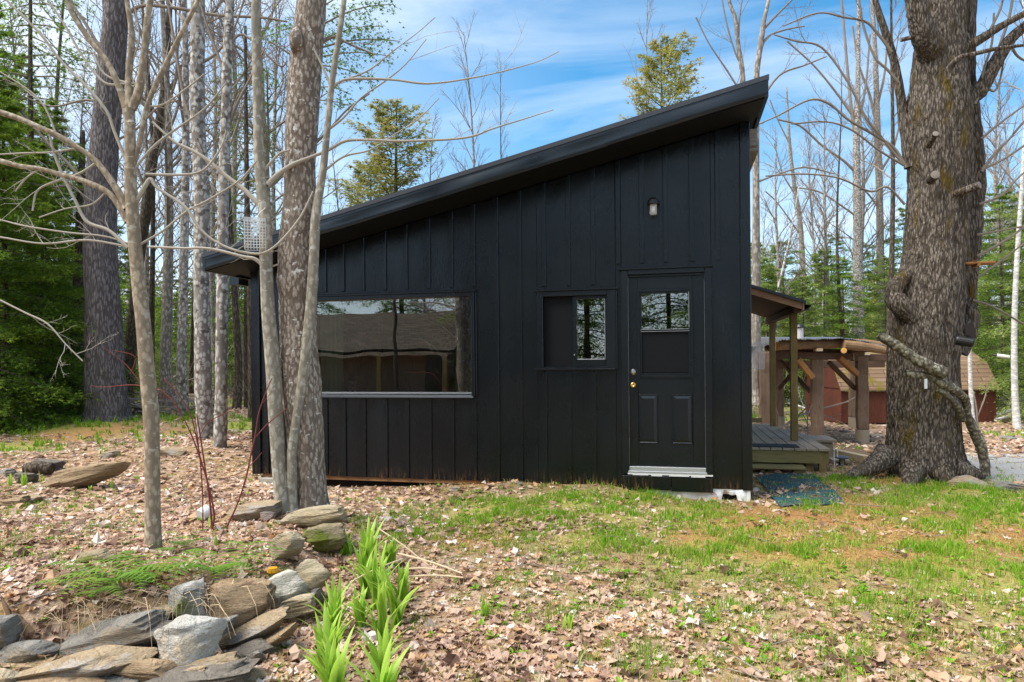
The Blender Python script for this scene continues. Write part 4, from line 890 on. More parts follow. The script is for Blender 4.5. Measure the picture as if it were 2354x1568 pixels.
# T1 tan sapling
d1 = gbase(352, 1272)
near_tree('sapling', 'tan barked young tree in front, standing on the leafy bed behind the stone wall', 'tree', (352, 1272), d1, [
 ([(356,1300,46),(353,1270,40),(351,1180,34),(350,1050,33),(347,950,34),(338,850,33),(330,750,32),(322,680,31),(311,570,29),(304,480,28),(300,400,25),(299,300,23),(298,235,22)], 18, True),
 ([(298,240,20),(296,180,15),(302,110,14),(301,60,12),(292,0,11),(288,-60,9)], 10, True),
 ([(302,250,22),(318,212,19),(330,140,16),(337,60,14),(345,0,13),(350,-60,11)], 10, True),
 ([(308,380,9),(322,320,11),(338,245,11),(365,180,11),(395,120,10),(425,60,10),(456,0,9),(480,-50,8)], 8, True),
 ([(300,285,24),(288,240,19),(270,190,15),(245,140,13),(205,90,12),(168,35,11),(155,0,10),(150,-40,9)], 10, True),
 ([(292,480,18),(268,435,16),(225,375,13),(180,340,12),(130,310,12),(95,295,12),(50,275,12),(0,258,13),(-60,240,12)], 10, True),
 ([(295,510,18),(272,470,15),(245,440,13),(190,415,12),(140,402,12),(90,388,11),(45,382,11),(0,370,12),(-50,360,11)], 10, True)],
 BK['tan'], TWP, autotwig=None, seed=3,
 extra=lambda T, Cn, rng: None)
def branchset(name, label, d, rows, mat, tw, seed, auto=(3, .5, .004)):
    pass
def add_limbs(root, rowsets, d, mat, seed, auto, name='branches', k=7, lvl=1, sub=5, taper_end=True):
    Cn = MB(); rng = np.random.default_rng(seed)
    for rows in rowsets:
        p, r = traced(rows, d, sub); Cn.tube(p, r, k, cap=False)
        L = np.linalg.norm(np.diff(p, axis=0), axis=1).sum()
        for i in range(int(L * auto[0])):
            j = int(rng.uniform(.12, .98) * (len(p) - 1)); t = p[min(j + 1, len(p) - 1)] - p[j]; t = t / (np.linalg.norm(t) + 1e-9)
            s_ = rng.normal(0, 1, 3); s_ -= t * (s_ @ t); s_ /= np.linalg.norm(s_)
            twigs(Cn, p[j], t * .7 + s_ * .6 + [0, 0, .2], rng.uniform(.35, 1) * auto[1], min(r[j] * .55, auto[2]), lvl, rng, 4, .12, .6, (3, 3), .12)
    o = Cn.build(name, mat, root, True, loc=tuple(root.location)); o.location = (0, 0, 0); return o
t1 = bpy.data.objects['sapling']
add_limbs(t1, [
 [(295,570,10),(250,530,8),(200,510,8),(175,465,7),(150,415,7),(125,355,6),(112,300,5)],
 [(288,365,8),(262,300,7),(245,255,7),(200,200,7),(140,140,6),(90,75,6),(15,0,5)],
 [(315,460,9),(335,425,10),(347,412,9),(362,432,7),(425,475,7),(452,515,7),(480,545,6),(520,568,6),(560,580,6),(605,582,6),(645,555,6),(690,500,5),(720,440,4)],
 [(322,562,6),(375,530,5),(430,485,5),(475,462,5),(550,415,4),(590,370,4)],
 [(295,567,5),(200,552,5),(100,560,4),(0,545,4)],
 [(297,560,4),(240,543,4),(160,535,4),(60,520,4),(0,505,3)],
 [(310,200,7),(285,193,6),(240,190,6),(190,130,5),(150,60,5),(110,0,4)],
 [(312,190,6),(330,192,5),(290,190,6),(240,170,5),(215,120,4)],
 [(335,400,6),(400,402,6),(450,398,5),(480,380,5),(510,335,4),(520,300,3)],
 [(225,372,6),(180,400,5),(120,420,5),(85,440,4),(75,485,4)],
 [(180,340,5),(120,350,4),(60,352,4),(0,355,3)],
 [(130,310,4),(105,250,4),(70,210,3),(0,165,3)],
 [(245,440,4),(210,470,4),(150,480,3),(90,500,3)],
 [(90,388,4),(60,410,4),(35,440,3)],
 [(300,400,6),(350,340,6),(400,300,5),(470,250,4),(520,190,3)],
 [(338,245,5),(375,240,4),(420,210,4),(470,170,3)],
 [(318,212,5),(300,160,4),(320,90,4),(310,20,3)],
 [(0,690,4),(60,720,4),(110,745,4),(150,790,3),(190,830,3)]], d1, TWP, 8, (4.6, .40, .0030), lvl=2)
# buds
bb = MB(); rng = np.random.default_rng(9)
for i in range(70):
    p = P(rng.uniform(5, 420), rng.uniform(150, 620), d1 + rng.uniform(-.3, .3))
bb = None
# T2 smooth twin stem + T3 big maple
d2 = gbase(655, 1176)
t2 = near_tree('young_tree', 'smooth pale grey twin stemmed tree hugging the thick maple trunk', 'tree', (655, 1176), d2, [
 ([(650,1195,46),(650,1170,38),(645,1110,34),(640,1050,33),(634,960,33),(630,880,34),(624,800,33),(617,720,31),(613,640,29),(611,560,30),(608,480,30),(602,430,27),(596,360,24),(593,260,22),(590,140,21),(588,60,20),(588,0,19),(588,-60,18)], 16, True),
 ([(672,1190,38,.02),(671,1150,27,.02),(671,1080,23),(672,1030,22),(684,950,22),(696,870,23),(706,790,25),(715,700,25),(721,600,23),(725,510,22),(733,450,19),(743,390,17),(752,300,15),(762,200,14),(775,110,13),(787,30,12),(795,-40,11)], 14, True)],
 BK['smooth'], TWP)
add_limbs(t2, [
 [(615,425,14),(640,400,12),(673,378,10),(712,362,8),(752,346,8),(795,324,7),(851,322,6),(900,324,6),(945,324,6),(1038,320,5),(1090,312,5),(1132,296,4),(1200,275,3),(1273,252,2)],
 [(760,215,8),(768,198,7),(795,183,6),(851,181,6),(910,184,5),(973,192,5),(1030,188,4),(1085,179,4),(1130,170,3),(1179,158,3),(1240,140,2),(1285,118,2)],
 [(610,480,12),(590,465,12),(560,435,11),(520,405,10),(480,370,9),(440,345,8),(400,325,6),(350,280,5)],
 [(605,610,10),(585,595,9),(560,590,7),(500,575,7),(460,570,6),(425,571,6),(340,567,5)],
 [(608,600,6),(620,612,5),(640,608,4)],
 [(752,300,7),(790,270,5),(830,225,4),(880,190,4),(930,150,3),(980,90,2)],
 [(743,395,6),(790,360,5),(850,345,4),(905,310,3),(960,275,3),(1010,225,2)],
 [(600,400,7),(640,355,6),(665,345,5)],
 [(762,200,6),(740,150,5),(720,110,4)],
 [(795,183,4),(850,160,4),(900,120,3),(960,75,2),(1000,40,2)]], d2, TWP, 12, (2.2, .55, .0035))
d3 = gbase(714, 1168)
def burl(T, Cn, rng):
    p, r = traced([(686,120,26,-.08),(680,95,30,-.14),(683,70,24,-.1),(684,45,10,0)], d3, 4); T.tube(p, r, 12, bump=rough_bump(.25, 14, 14, 3))
t3 = near_tree('maple_tree', 'thick grey brown maple trunk with white lichen, in front of the big window', 'tree', (714, 1165), d3, [
 ([(716,1200,96),(716,1170,82),(714,1130,72),(707,1060,76),(701,980,82),(694,900,88),(688,820,84),(686,750,80),(685,690,82),(684,640,92),(683,600,86),(684,540,76),(688,460,73),(690,380,70),(695,280,72),(700,180,74),(708,90,68),(715,20,66),(722,-60,62)], 40, True)],
 BK['maple'], TW, bump=rough_bump(.09, 9, 3, 1), extra=burl)
add_limbs(t3, [[(735,100,8),(770,85,6),(800,100,5),(860,125,4)], [(730,200,7),(700,150,6),(660,120,5),(620,95,4)], [(725,330,6),(755,300,5),(800,250,4),(850,215,3)]], d3, TW, 15, (3, .6, .004))
# white suet cage / mesh basket hung on the young tree
FD = d2 - .05; b0, b1 = P(569, 575, FD), P(603, 508, FD); wv = .155; hv = b1[2] - b0[2]
g = MB(); cx, cy, cz = b0[0] + .09, b0[1] - .03, b0[2]
Mx = Matrix.Translation((cx, cy, cz)) @ Matrix.Rotation(rad(32), 4, 'Z')
for i in range(8):
    t = -wv / 2 + wv * i / 7
    for (x, y) in ((t, -wv / 2), (t, wv / 2), (-wv / 2, t), (wv / 2, t)): g.box(x - .0018, x + .0018, y - .0018, y + .0018, 0, hv, M=Mx)
for i in range(11):
    z = hv * i / 10; w_ = .0016
    for (a, b, c, e) in ((-wv/2, wv/2, -wv/2-w_, -wv/2+w_), (-wv/2, wv/2, wv/2-w_, wv/2+w_), (-wv/2-w_, -wv/2+w_, -wv/2, wv/2), (wv/2-w_, wv/2+w_, -wv/2, wv/2)): g.box(a, b, c, e, z - w_, z + w_, M=Mx)
for i in range(8):
    t = -wv / 2 + wv * i / 7; g.box(t - .001, t + .001, -wv / 2, wv / 2, .0, .002, M=Mx); g.box(-wv / 2, wv / 2, t - .001, t + .001, hv - .002, hv, M=Mx)
g.tube([[cx, cy, cz + hv], [cx + .03, cy + .02, cz + hv + .06], [cx + .06, cy + .05, cz + hv + .10]], .002, 5)
MG = simple('white_mesh', (.72, .74, .76), .5)
o = g.build('bird_feeder', MG, loc=(cx, cy, cz)); tag(o, 'white wire mesh feeder cage hanging on the smooth pale tree by the roof', 'bird feeder')

# big pine, its dark neighbour and other mid-distance trunks
dp = gbase(247, 966)
pine = near_tree('pine_tree', 'massive purple grey pine trunk with flared base at the left', 'tree', (247, 966), dp, [
 ([(248,985,130),(247,968,108),(247,940,92),(243,880,84),(240,800,78),(237,720,74),(233,640,72),(232,560,68),(231,490,66),(234,400,62),(243,300,58),(252,200,56),(260,110,54),(266,40,52),(270,-60,48)], 40, True)],
 BK['pine'], TW, bump=rough_bump(.08, 7, 2, 5))
add_limbs(pine, [[(225,475,12),(200,430,10),(160,380,8),(110,330,7),(60,270,6),(0,190,5)], [(260,420,10),(235,380,8),(190,350,7),(150,330,5)], [(262,130,9),(225,100,8),(200,60,7),(180,30,6),(150,-10,5)], [(265,60,8),(320,15,8),(400,18,8),(500,35,7),(600,40,6),(660,50,4)], [(205,470,5),(170,430,4),(120,430,4),(60,420,3)], [(250,330,6),(310,300,5),(360,250,4),(410,230,3)], [(255,250,6),(200,230,5),(120,245,4),(50,220,3)]], dp, TW, 22, (2.6, 1.1, .007), lvl=2)
for nm, lab, base, rows, mat, sd, lim in [
 ('maple_tree', 'blotchy grey white trunk, left one of the close pair beside the cabin', (470, 1010), [(472,1020,46),(471,1005,38),(468,900,38),(466,800,37),(464,700,35),(462,600,34),(465,500,34),(462,400,33),(456,300,32),(453,200,31),(455,100,31),(455,0,30),(456,-60,28)], BK['blotch'], 31,
   [[(462,320,10),(430,250,8),(415,180,7),(400,90,6),(385,0,5)],[(460,420,8),(500,380,6),(530,330,5),(560,240,4)],[(455,150,8),(500,120,7),(540,60,5),(560,0,4)]]),
 ('maple_tree', 'blotchy grey white trunk, right one of the close pair beside the cabin', (506, 1028), [(507,1040,40),(506,1026,31),(508,950,28),(509,850,27),(510,750,26),(512,650,27),(512,550,25),(514,450,24),(516,350,23),(520,250,22),(522,150,22),(526,60,20),(530,-40,19)], BK['blotch'], 32,
   [[(516,320,8),(540,250,7),(575,180,5),(610,110,4)],[(512,430,7),(480,380,6),(450,330,4)],[(522,180,7),(495,110,6),(470,40,5),(455,-20,4)],[(524,110,7),(560,80,6),(640,150,5),(660,140,3)]]),
 ('dark_tree', 'dark furrowed trunk just right of the massive pine', (295, 940), [(290,950,34),(292,935,30),(296,850,27),(304,760,24),(312,660,22),(325,560,22),(338,470,24),(345,400,22),(358,330,20),(372,250,18),(380,180,16),(385,100,14),(390,0,12)], BK['dark'], 33,
   [[(340,460,8),(320,400,7),(300,360,5)],[(350,380,9),(380,320,7),(410,240,6),(415,150,5)],[(372,250,7),(400,200,6),(408,120,5),(415,0,4)]]),
 ('dark_tree', 'brown trunk standing among the hemlocks left of the massive pine', (165, 955), [(165,965,42),(166,950,36),(170,880,32),(176,800,30),(180,700,27),(184,600,24),(186,500,20),(188,400,15),(190,300,10)], BK['dark'], 34, [[(180,700,6),(150,680,5),(110,690,4)],[(184,640,5),(220,610,4)]]),
 ('dark_tree', 'slim dark trunk half hidden behind the left corner of the cabin', (577, 968), [(578,978,20),(577,965,15),(577,880,14),(576,780,13),(575,680,13),(572,560,12),(568,440,11),(566,320,10),(565,200,8),(564,60,6)], BK['dark'], 35, [[(570,500,4),(600,450,3)],[(567,360,4),(540,310,3)],[(566,280,4),(590,220,3)]]),
 ('maple_tree', 'tall mottled bare tree behind the log pavilion, left of two close together', (1975, 905), [(1975,915,34),(1975,900,28),(1976,800,25),(1973,700,23),(1972,600,20),(1971,469,18),(1969,380,16),(1969,281,14),(1972,200,11),(1973,100,9),(1974,0,7)], BK['blotch'], 36,
   [[(1970,400,7),(1940,370,6),(1890,335,5),(1840,290,5),(1790,275,4)],[(1969,330,8),(1955,230,7),(1945,120,6),(1935,0,5)],[(1970,300,6),(1990,200,5),(2000,80,4)],[(1972,500,5),(1930,470,4),(1880,440,4),(1820,430,3)],[(1971,450,5),(2000,400,4),(2030,330,4)],[(1970,280,6),(1920,210,5),(1870,150,4),(1810,95,4)]]),
 ('maple_tree', 'tall bare tree behind the log pavilion, right of two close together', (2028, 900), [(2028,912,28),(2028,898,24),(2026,800,22),(2025,700,19),(2024,600,17),(2022,469,15),(2020,380,15),(2016,281,14),(2014,180,11),(2010,80,9),(2005,0,8)], BK['grey'], 37,
   [[(2020,400,6),(2050,350,5),(2070,280,4)],[(2017,300,7),(2000,220,6),(1975,150,5),(1960,60,4)],[(2016,250,6),(2035,160,5),(2040,60,4)],[(2022,480,5),(1990,440,4),(1960,420,3)],[(2024,560,4),(2060,540,3)]]),
 ('bare_tree', 'bare tree behind the high roof corner, right trunk of two', (1775, 930), [(1740,930,22),(1738,700,20),(1738,500,16),(1738,300,14),(1739,178,13),(1746,120,12),(1753,70,11),(1758,40,9),(1767,0,8),(1775,-50,7)], BK['grey'], 38,
   [[(1753,70,6),(1785,35,5),(1820,0,4)],[(1742,150,6),(1760,90,5),(1800,70,4),(1850,60,3)],[(1738,250,6),(1790,175,5),(1850,150,4),(1900,130,3)],[(1738,420,5),(1790,400,4),(1850,385,4),(1920,400,3)]]),
 ('bare_tree', 'bare tree behind the high roof corner, left trunk of two', (1707, 930), [(1712,930,20),(1710,600,17),(1709,300,13),(1707,178,12),(1703,140,11),(1697,103,10),(1690,42,9),(1680,15,8),(1665,-40,7)], BK['grey'], 39,
   [[(1705,150,6),(1690,120,4),(1672,60,4),(1660,0,3)],[(1697,103,5),(1700,40,4),(1706,0,3)],[(1708,220,5),(1670,160,4),(1630,100,3),(1600,40,3)]]),
 ('bare_tree', 'thin bare tree seen just right of the cabin porch roof', (1850, 900), [(1855,905,17),(1853,800,14),(1848,700,14),(1843,563,12),(1838,500,10),(1829,445,9),(1820,380,8),(1815,328,7),(1812,270,5),(1808,200,3)], BK['grey'], 40,
   [[(1815,330,4),(1790,280,3),(1770,230,3)],[(1830,450,4),(1800,400,3),(1780,330,3)],[(1838,500,4),(1860,450,3),(1880,380,3)],[(1840,540,4),(1790,470,3),(1760,440,3)]]),
]:
    dd = gbase(*base)
    if 'high roof corner' in lab: dd = 14.0 if 'right trunk' in lab else 14.6
    if 'blotchy' in lab: dd = dd
    t = near_tree(name=nm, label=lab, cat='tree', basepx=base, d=dd, limbs=[(rows, 16, True)], mat=mat, bump=rough_bump(.08, 6, 3, sd))
    add_limbs(t, lim, dd, TW, sd, (3.0 if dd < 13 else 2.2, 1.2, .006), lvl=2, k=5)

# evergreen boughs: hemlock limbs reaching in high on the left
def bough_tree(name, label, base, d, rows, boughs, seed, lf=HEM, size=.10, dens=60):
    dd = d; t = near_tree(name, label, 'tree', base, dd, [(rows, 10, True)], BK['dark'])
    Cn = MB(); Lf = MB(); rng = np.random.default_rng(seed)
    for bw_ in boughs:
        p, r = traced(bw_, dd, 5); Cn.tube(p, r, 4, cap=False); L = np.linalg.norm(np.diff(p, axis=0), axis=1).sum(); n = int(L * dens)
        j = (rng.uniform(.1, 1, n) * (len(p) - 1)).astype(int); q = p[j] + rng.normal(0, .16, (n, 3)) * np.array([1, 1, .6])
        t_ = (p[np.minimum(j + 1, len(p) - 1)] - p[np.maximum(j - 1, 0)]); t_ /= np.linalg.norm(t_, axis=1)[:, None] + 1e-9
        u = t_ * .7 + rng.normal(0, .6, (n, 3)); u[:, 2] -= .15; u /= np.linalg.norm(u, axis=1)[:, None]; w = np.cross(u, np.array([0, 0, 1.0]) + rng.normal(0, .4, (n, 3))); w /= np.linalg.norm(w, axis=1)[:, None]
        s = rng.uniform(.5, 1.2, n) * size; tm = np.array([[0, 0], [.09, .3], [.44, .62], [.08, .55], [0, 1.3], [-.08, .55], [-.44, .62], [-.09, .3]])
        v = q[:, None] + w[:, None] * (tm[None, :, :1] * s[:, None, None]) + u[:, None] * (tm[None, :, 1:] * s[:, None, None])
        Lf.add(v.reshape(-1, 3), (np.array([[0, 1, 2, 3], [0, 3, 4, 5], [0, 5, 6, 7]])[None] + (np.arange(n) * 8)[:, None, None]).reshape(-1, 4), 0, np.repeat(np.clip(rng.normal(.45, .2, n), 0, 1), 8))
    child(Cn, 'branches', TW, t, True); child(Lf, 'crown', lf, t); return t
def bb_(x0, y0, x1, y1, sag=0, w=5): return [(x0, y0, w), ((x0 * 2 + x1) / 3, (y0 * 2 + y1) / 3 - sag, w * .7), ((x0 + x1 * 2) / 3, (y0 + y1 * 2) / 3 - sag, w * .5), (x1, y1, 2)]
rr_ = random.Random(4)
bs = []
for y in range(-40, 380, 24):
    for sgn in (-1, 1): bs.append(bb_(70 + rr_.uniform(-10, 10), y, 70 + sgn * rr_.uniform(60, 190), y + rr_.uniform(0, 60), rr_.uniform(0, 14), 4))
bough_tree('hemlock', 'tall airy hemlock with lacy boughs in the upper left corner', (75, 950), 15.0, [(78,960,24),(77,800,22),(74,600,18),(72,400,14),(70,200,10),(70,0,7),(70,-60,5)], bs, 51, size=.12, dens=75)
bs = []
for y in range(150, 760, 20):
    for sgn in (-1, 1): bs.append(bb_(565 + rr_.uniform(-3, 3), y, 565 + sgn * rr_.uniform(25, 75), y + rr_.uniform(-10, 30), 4, 3))
bough_tree('spruce', 'thin sparse spruce between the blotchy pair and the smooth pale stems', (566, 940), 17.5, [(566,950,12),(566,800,11),(566,500,9),(565,300,6),(565,120,3)], bs, 52, size=.10, dens=90)
bs = [bb_(735, 110, 920, 95, 10, 6), bb_(735, 60, 905, 10, 12, 6), bb_(735, 150, 860, 190, 8, 4), bb_(735, 20, 850, -30, 8, 5), bb_(735, 200, 800, 215, 5, 3), bb_(740, 90, 880, 60, 8, 4), bb_(738, 130, 900, 130, 8, 4), bb_(735, 230, 830, 255, 5, 3), bb_(700, 60, 600, 90, 5, 3)]
bough_tree('hemlock', 'dark hemlock whose boughs show beyond the thick maple trunk top', (690, 930), 14.0, [(690,940,30),(695,700,24),(705,400,18),(715,200,14),(722,0,10),(726,-60,8)], bs, 53, size=.10, dens=170)

# small fallen sticks on the lawn and the bed
ft = MB(); rng = np.random.default_rng(88); x, y, w = sample(420, 2.6, 11, rng, 40); k = free(x, y)
for a_, b_ in zip(x[k], y[k]):
    th = rng.uniform(0, 2 * PI); L = rng.uniform(.08, .38); z = H1(a_, b_) + .018; p0 = np.array([a_, b_, z]); dv = np.array([math.cos(th), math.sin(th), rng.normal(0, .04)])
    p1 = p0 + dv * L * .5 + rng.normal(0, .012, 3); p2 = p0 + dv * L + rng.normal(0, .02, 3); r = rng.uniform(.0015, .005); ft.tube([p0, p1, p2], [r, r * .8, r * .4], 5, cap=False)
tag(ft.build('fallen_twigs', TW, smooth=True), 'small broken twigs scattered over the leaves and grass', 'twigs', kind='stuff')

# ------------------------------------------------------------------ the huge old maple on the right
dm = gbase(2110, 1092)
def maple_bump(rr, p, th, a, b):
    out = rr.copy(); n, k = rr.shape; z0 = p[0][2]
    for i in range(n):
        hgt = p[i][2] - z0
        flare = max(0, 1 - hgt / .95) ** 2.2
        for j in range(k):
            dv = math.cos(th[j]) * a[i] + math.sin(th[j]) * b[i]; q = p[i] + dv * rr[i, j]
            ridge = abs(mnoise.fractal(Vector((q[0] * 11, q[1] * 11, q[2] * 2.2)), 1, 2.2, 3)); fine = abs(mnoise.fractal(Vector((q[0] * 22 + 9, q[1] * 22, q[2] * 6)), 1, 2.1, 2))
            big = mnoise.noise(Vector((q[0] * 1.7, q[1] * 1.7, q[2] * .9 + 4)))
            az = math.atan2(dv[1], dv[0]); lob = max(0, math.sin(az * 3 + .9)) ** 1.5 * .8 + max(0, math.sin(az * 5 + 2)) * .4
            out[i, j] = rr[i, j] * (1 + .045 * big - .15 * ridge - .06 * fine + .04) + flare * lob * .16
    return out
def mp_extra(T, Cn, rng):
    rb = rough_bump(.16, 8, 3, 2, True)
    for rows, k in [
     ([(2217,760,17,.3),(2221,700,37,.32),(2223,620,45,.34),(2231,520,47,.36),(2237,440,49,.36),(2235,380,51,.36),(2227,300,52,.34),(2219,220,51,.3),(2217,140,44,.26),(2221,60,39,.22),(2227,-60,37,.2)], 30),
     ([(2150,130,70,-.1),(2125,85,52,-.25),(2112,40,46,-.3),(2104,0,42,-.32),(2096,-60,40,-.35)], 26),
     ([(2190,260,60,.1),(2225,232,44,.1),(2255,205,34,.05),(2285,150,30,0),(2320,95,26,-.05),(2354,62,22,-.1),(2400,20,20,-.1)], 22),
     ([(2195,130,40,0),(2230,105,26,-.1),(2270,80,19,-.15),(2310,55,16,-.2),(2354,32,14,-.2),(2400,10,12,-.2)], 16),
     ([(2180,160,14,-.40),(2204,133,12,-.48),(2240,124,10,-.52),(2290,112,9,-.5),(2354,104,7,-.5),(2400,98,6,-.5)], 12),
     ([(2095,385,30,.1),(2082,300,26,.12),(2074,250,22,.15),(2065,190,19,.15),(2050,120,17,.15),(2030,60,15,.15),(2012,0,13,.15),(2000,-50,11,.15)], 16),
     ([(2190,800,70,.1),(2218,765,50,.05),(2230,738,40,.05),(2228,715,36,.05),(2216,690,30,.1)], 18),   # burl on the right
     ([(2100,730,50,-.15),(2068,700,46,-.15),(2054,678,40,-.1),(2062,655,36,-.1),(2085,630,26,-.1)], 18),   # burl on the left
     ([(2040,1045,60,-.15),(2005,1072,42,-.25),(1972,1086,28,-.32),(1945,1095,16,-.36),(1920,1100,6,-.38)], 16),
     ([(2190,1075,50,-.35),(2235,1088,34,-.4),(2262,1096,14,-.42)], 12), ([(2100,1080,60,-.5),(2090,1112,30,-.62),(2085,1130,8,-.66)], 12), ([(2160,1082,50,-.5),(2175,1108,24,-.6),(2182,1120,8,-.62)], 12)]:
        p, r = traced(rows, dm, 6); T.tube(p, r, k, bump=rb)
mapl = near_tree('maple_tree', 'huge rough barked old maple, mossy and multi stemmed, to the right of the cabin', 'tree', (2125, 1095), dm, [
 ([(2128,1118,208),(2126,1095,183),(2124,1070,166),(2122,1030,156),(2122,980,150),(2122,920,148),(2121,850,142),(2124,790,142),(2133,720,144),(2140,660,139),(2148,600,133),(2152,540,129),(2156,480,127),(2160,420,129),(2160,360,133),(2158,300,133),(2158,240,129),(2158,170,113),(2160,110,103),(2164,60,96),(2168,0,91),(2172,-60,89)], 120, True)],
 BK['maple_old'], TW, bump=maple_bump, extra=mp_extra)
add_limbs(mapl, [
 [(2080,380,8),(2055,340,7),(2010,310,7),(1950,275,6),(1905,238,6),(1860,230,5),(1790,265,4),(1745,285,3)],
 [(2078,380,7),(2030,320,6),(1990,270,6),(1950,190,5),(1890,110,5),(1830,95,4),(1780,80,3)],
 [(2080,470,6),(2040,430,5),(2000,440,5),(1930,410,4),(1850,400,4),(1760,405,3)],
 [(2078,380,6),(2020,345,5),(1960,300,5),(1900,280,4),(1820,285,4)],
 [(2050,120,8),(2020,80,7),(1990,50,6),(1940,40,5),(1880,30,4),(1800,60,3)],
 [(2065,190,7),(2040,160,6),(2010,130,5),(1985,60,5),(1975,0,4)],
 [(2255,395,8),(2290,350,6),(2320,320,5),(2354,280,5),(2400,240,4)],
 [(2255,390,7),(2300,370,5),(2354,335,5),(2400,300,4)],
 [(2255,320,6),(2290,290,5),(2330,260,4),(2400,210,4)],
 [(2245,590,7),(2290,565,6),(2330,540,5),(2380,500,5)],
 [(2245,540,5),(2300,530,4),(2354,520,4),(2400,510,3)],
 [(2250,470,6),(2300,450,5),(2350,400,4),(2400,370,4)],
 [(2235,690,6),(2270,700,5),(2310,720,5),(2354,745,4),(2400,760,4)],
 [(2245,640,5),(2300,600,4),(2354,560,4)],
 [(2285,150,9),(2300,100,7),(2320,40,6),(2330,-20,5)], [(2320,95,8),(2340,130,6),(2380,150,5)], [(2255,205,7),(2262,160,6),(2280,100,5),(2285,30,4)],
 [(2235,105,6),(2215,60,5),(2200,20,5),(2190,-30,4)], [(2270,80,7),(2300,20,5),(2310,-30,4)],
 [(2240,240,7),(2262,200,6),(2285,210,5),(2300,180,4),(2310,120,4)]], dm, TW, 60, (4.2, .55, .004), lvl=2, k=6)
# sawn stubs
def disc_stub(px, py, w, off, dirv, lenm=.06):
    c = P(px, py, dm + off); dv = np.array(dirv, float); dv /= np.linalg.norm(dv); r = w * dm / F / 2
    g = MB(); g.tube([c - dv * .15, c - dv * .02, c + dv * lenm], [r * 1.25, r * 1.1, r], 16, cap=False); g2 = MB(); q = Vector(dv).to_track_quat('Z', 'Y').to_matrix().to_4x4()
    child(g, 'cut_stub', BK['maple_old'], mapl, True); g2.lathe(c + dv * lenm, [(r, 0), (r * .5, .003), (0, .003)], 16, M=q); child(g2, 'sawn_face', simple('sawn_wood', (.20, .175, .15), .8), mapl)
disc_stub(2147, 405, 17, -.50, (-.1, -1, .05)); disc_stub(2145, 318, 12, -.48, (0, -1, .3), .09); disc_stub(2222, 437, 16, -.42, (.7, -.7, .2), .14); disc_stub(1945 + 0, 95, 10, -.1, (-1, -.2, -.1), .01) if False else None
disc_stub(1665 + 430, 86, 9, -.25, (-1, -.1, -.2), .12)
# white lichen streaks low on the roots come from the bark itself; moss cushion at the foot
ms = MB(); rng = np.random.default_rng(3)
# dead branches leaning across the trunk
def deadlog(name, label, rows, d, k=16, seed=0, cat='branch', mat=None, group=None):
    p, r = traced(rows, d, 6); b = p[np.argmin(p[:, 2])]; g = MB(); g.tube(p, r, k, bump=rough_bump(.22, 12, 12, seed)); o = g.build(name, mat or BK['dead'], None, True, loc=tuple(b)); tag(o, label, cat, group); return o
deadlog('dead_branch', 'thick lichen covered dead limb lying diagonally across the huge maple trunk, upper piece', [(2020,770,14,-.6),(2040,782,24,-.62),(2068,800,22,-.64),(2100,822,25,-.66),(2135,842,27,-.68),(2170,858,28,-.68)], dm, seed=71)
deadlog('dead_branch', 'long crooked dead limb reaching from the maple trunk down to the ground at its right', [(2080,858,14,-.58),(2110,862,18,-.6),(2140,866,18,-.62),(2165,880,22,-.64),(2196,898,20,-.6),(2218,918,18,-.5),(2222,950,20,-.4),(2236,985,22,-.35),(2252,1020,24,-.32),(2262,1055,22,-.3),(2266,1094,18,-.3)], dm, seed=72)
deadlog('dead_branch', 'short broken dead limb with a yellowish split end, under the long one on the maple', [(2156,896,10,-.66),(2172,906,12,-.66),(2190,922,14,-.62),(2206,942,15,-.55),(2214,966,12,-.45)], dm, seed=73)
# things fixed to the maple
MU = P(2243, 605, dm - .25)
g = MB(); g.box(MU[0] - .16, MU[0] + .19, MU[1] - .05, MU[1] + .03, MU[2] - .012, MU[2] + .012); g.box(MU[0] - .13, MU[0] + .22, MU[1] + .04, MU[1] + .12, MU[2] - .012, MU[2] + .012); g.box(MU[0] + .0, MU[0] + .03, MU[1] - .06, MU[1] + .13, MU[2] - .04, MU[2] - .013); g.box(MU[0] - .04, MU[0] - .01, MU[1] - .06, MU[1] + .13, MU[2] + .0125, MU[2] + .02)
o = g.build('tree_step', ORW, loc=tuple(MU)); tag(bevel(o, .004), 'small orange brown plank platform nailed high on the huge maple', 'shelf')
cmr = thing('security_camera', 'black solar powered security camera fixed to the right side of the huge maple', 'camera', tuple(P(2222, 786, dm - .55)), ); c0 = np.array(cmr.location)
g = MB(); Mq = Vector((.9, -.35, -.22)).to_track_quat('Z', 'Y').to_matrix().to_4x4(); g.lathe(c0, [(0, -.10), (.05, -.10), (.055, -.085), (.055, .06), (.046, .075), (.0, .07)], 16, M=Mq); child(g, 'camera_body', BLK, cmr)
g = MB(); Mp = Matrix.Translation(P(2230, 762, dm - .55)) @ Matrix.Rotation(rad(-16), 4, 'Y') @ Matrix.Rotation(rad(18), 4, 'X'); g.box(-.05, .05, -.008, .008, -.10, .10, M=Mp); child(g, 'solar_panel', simple('solar_panel', (.015, .017, .03), .2, .6), cmr)
g = MB(); g.tube([c0, P(2230, 778, dm - .55)], .012, 8); g.tube([c0, P(2200, 790, dm - .35)], .012, 8); child(g, 'mount_arm', BLK, cmr)
g = MB(); pq = P(2128, 879, dm - .68); g.box(pq[0] - .014, pq[0] + .014, pq[1] - .01, pq[1] + .01, pq[2] - .07, pq[2] + .04); o = g.build('thermometer', simple('pale_tube', (.55, .62, .66), .3), loc=tuple(pq)); tag(o, 'little pale vial hanging on the huge maple below the dead limb', 'vial')

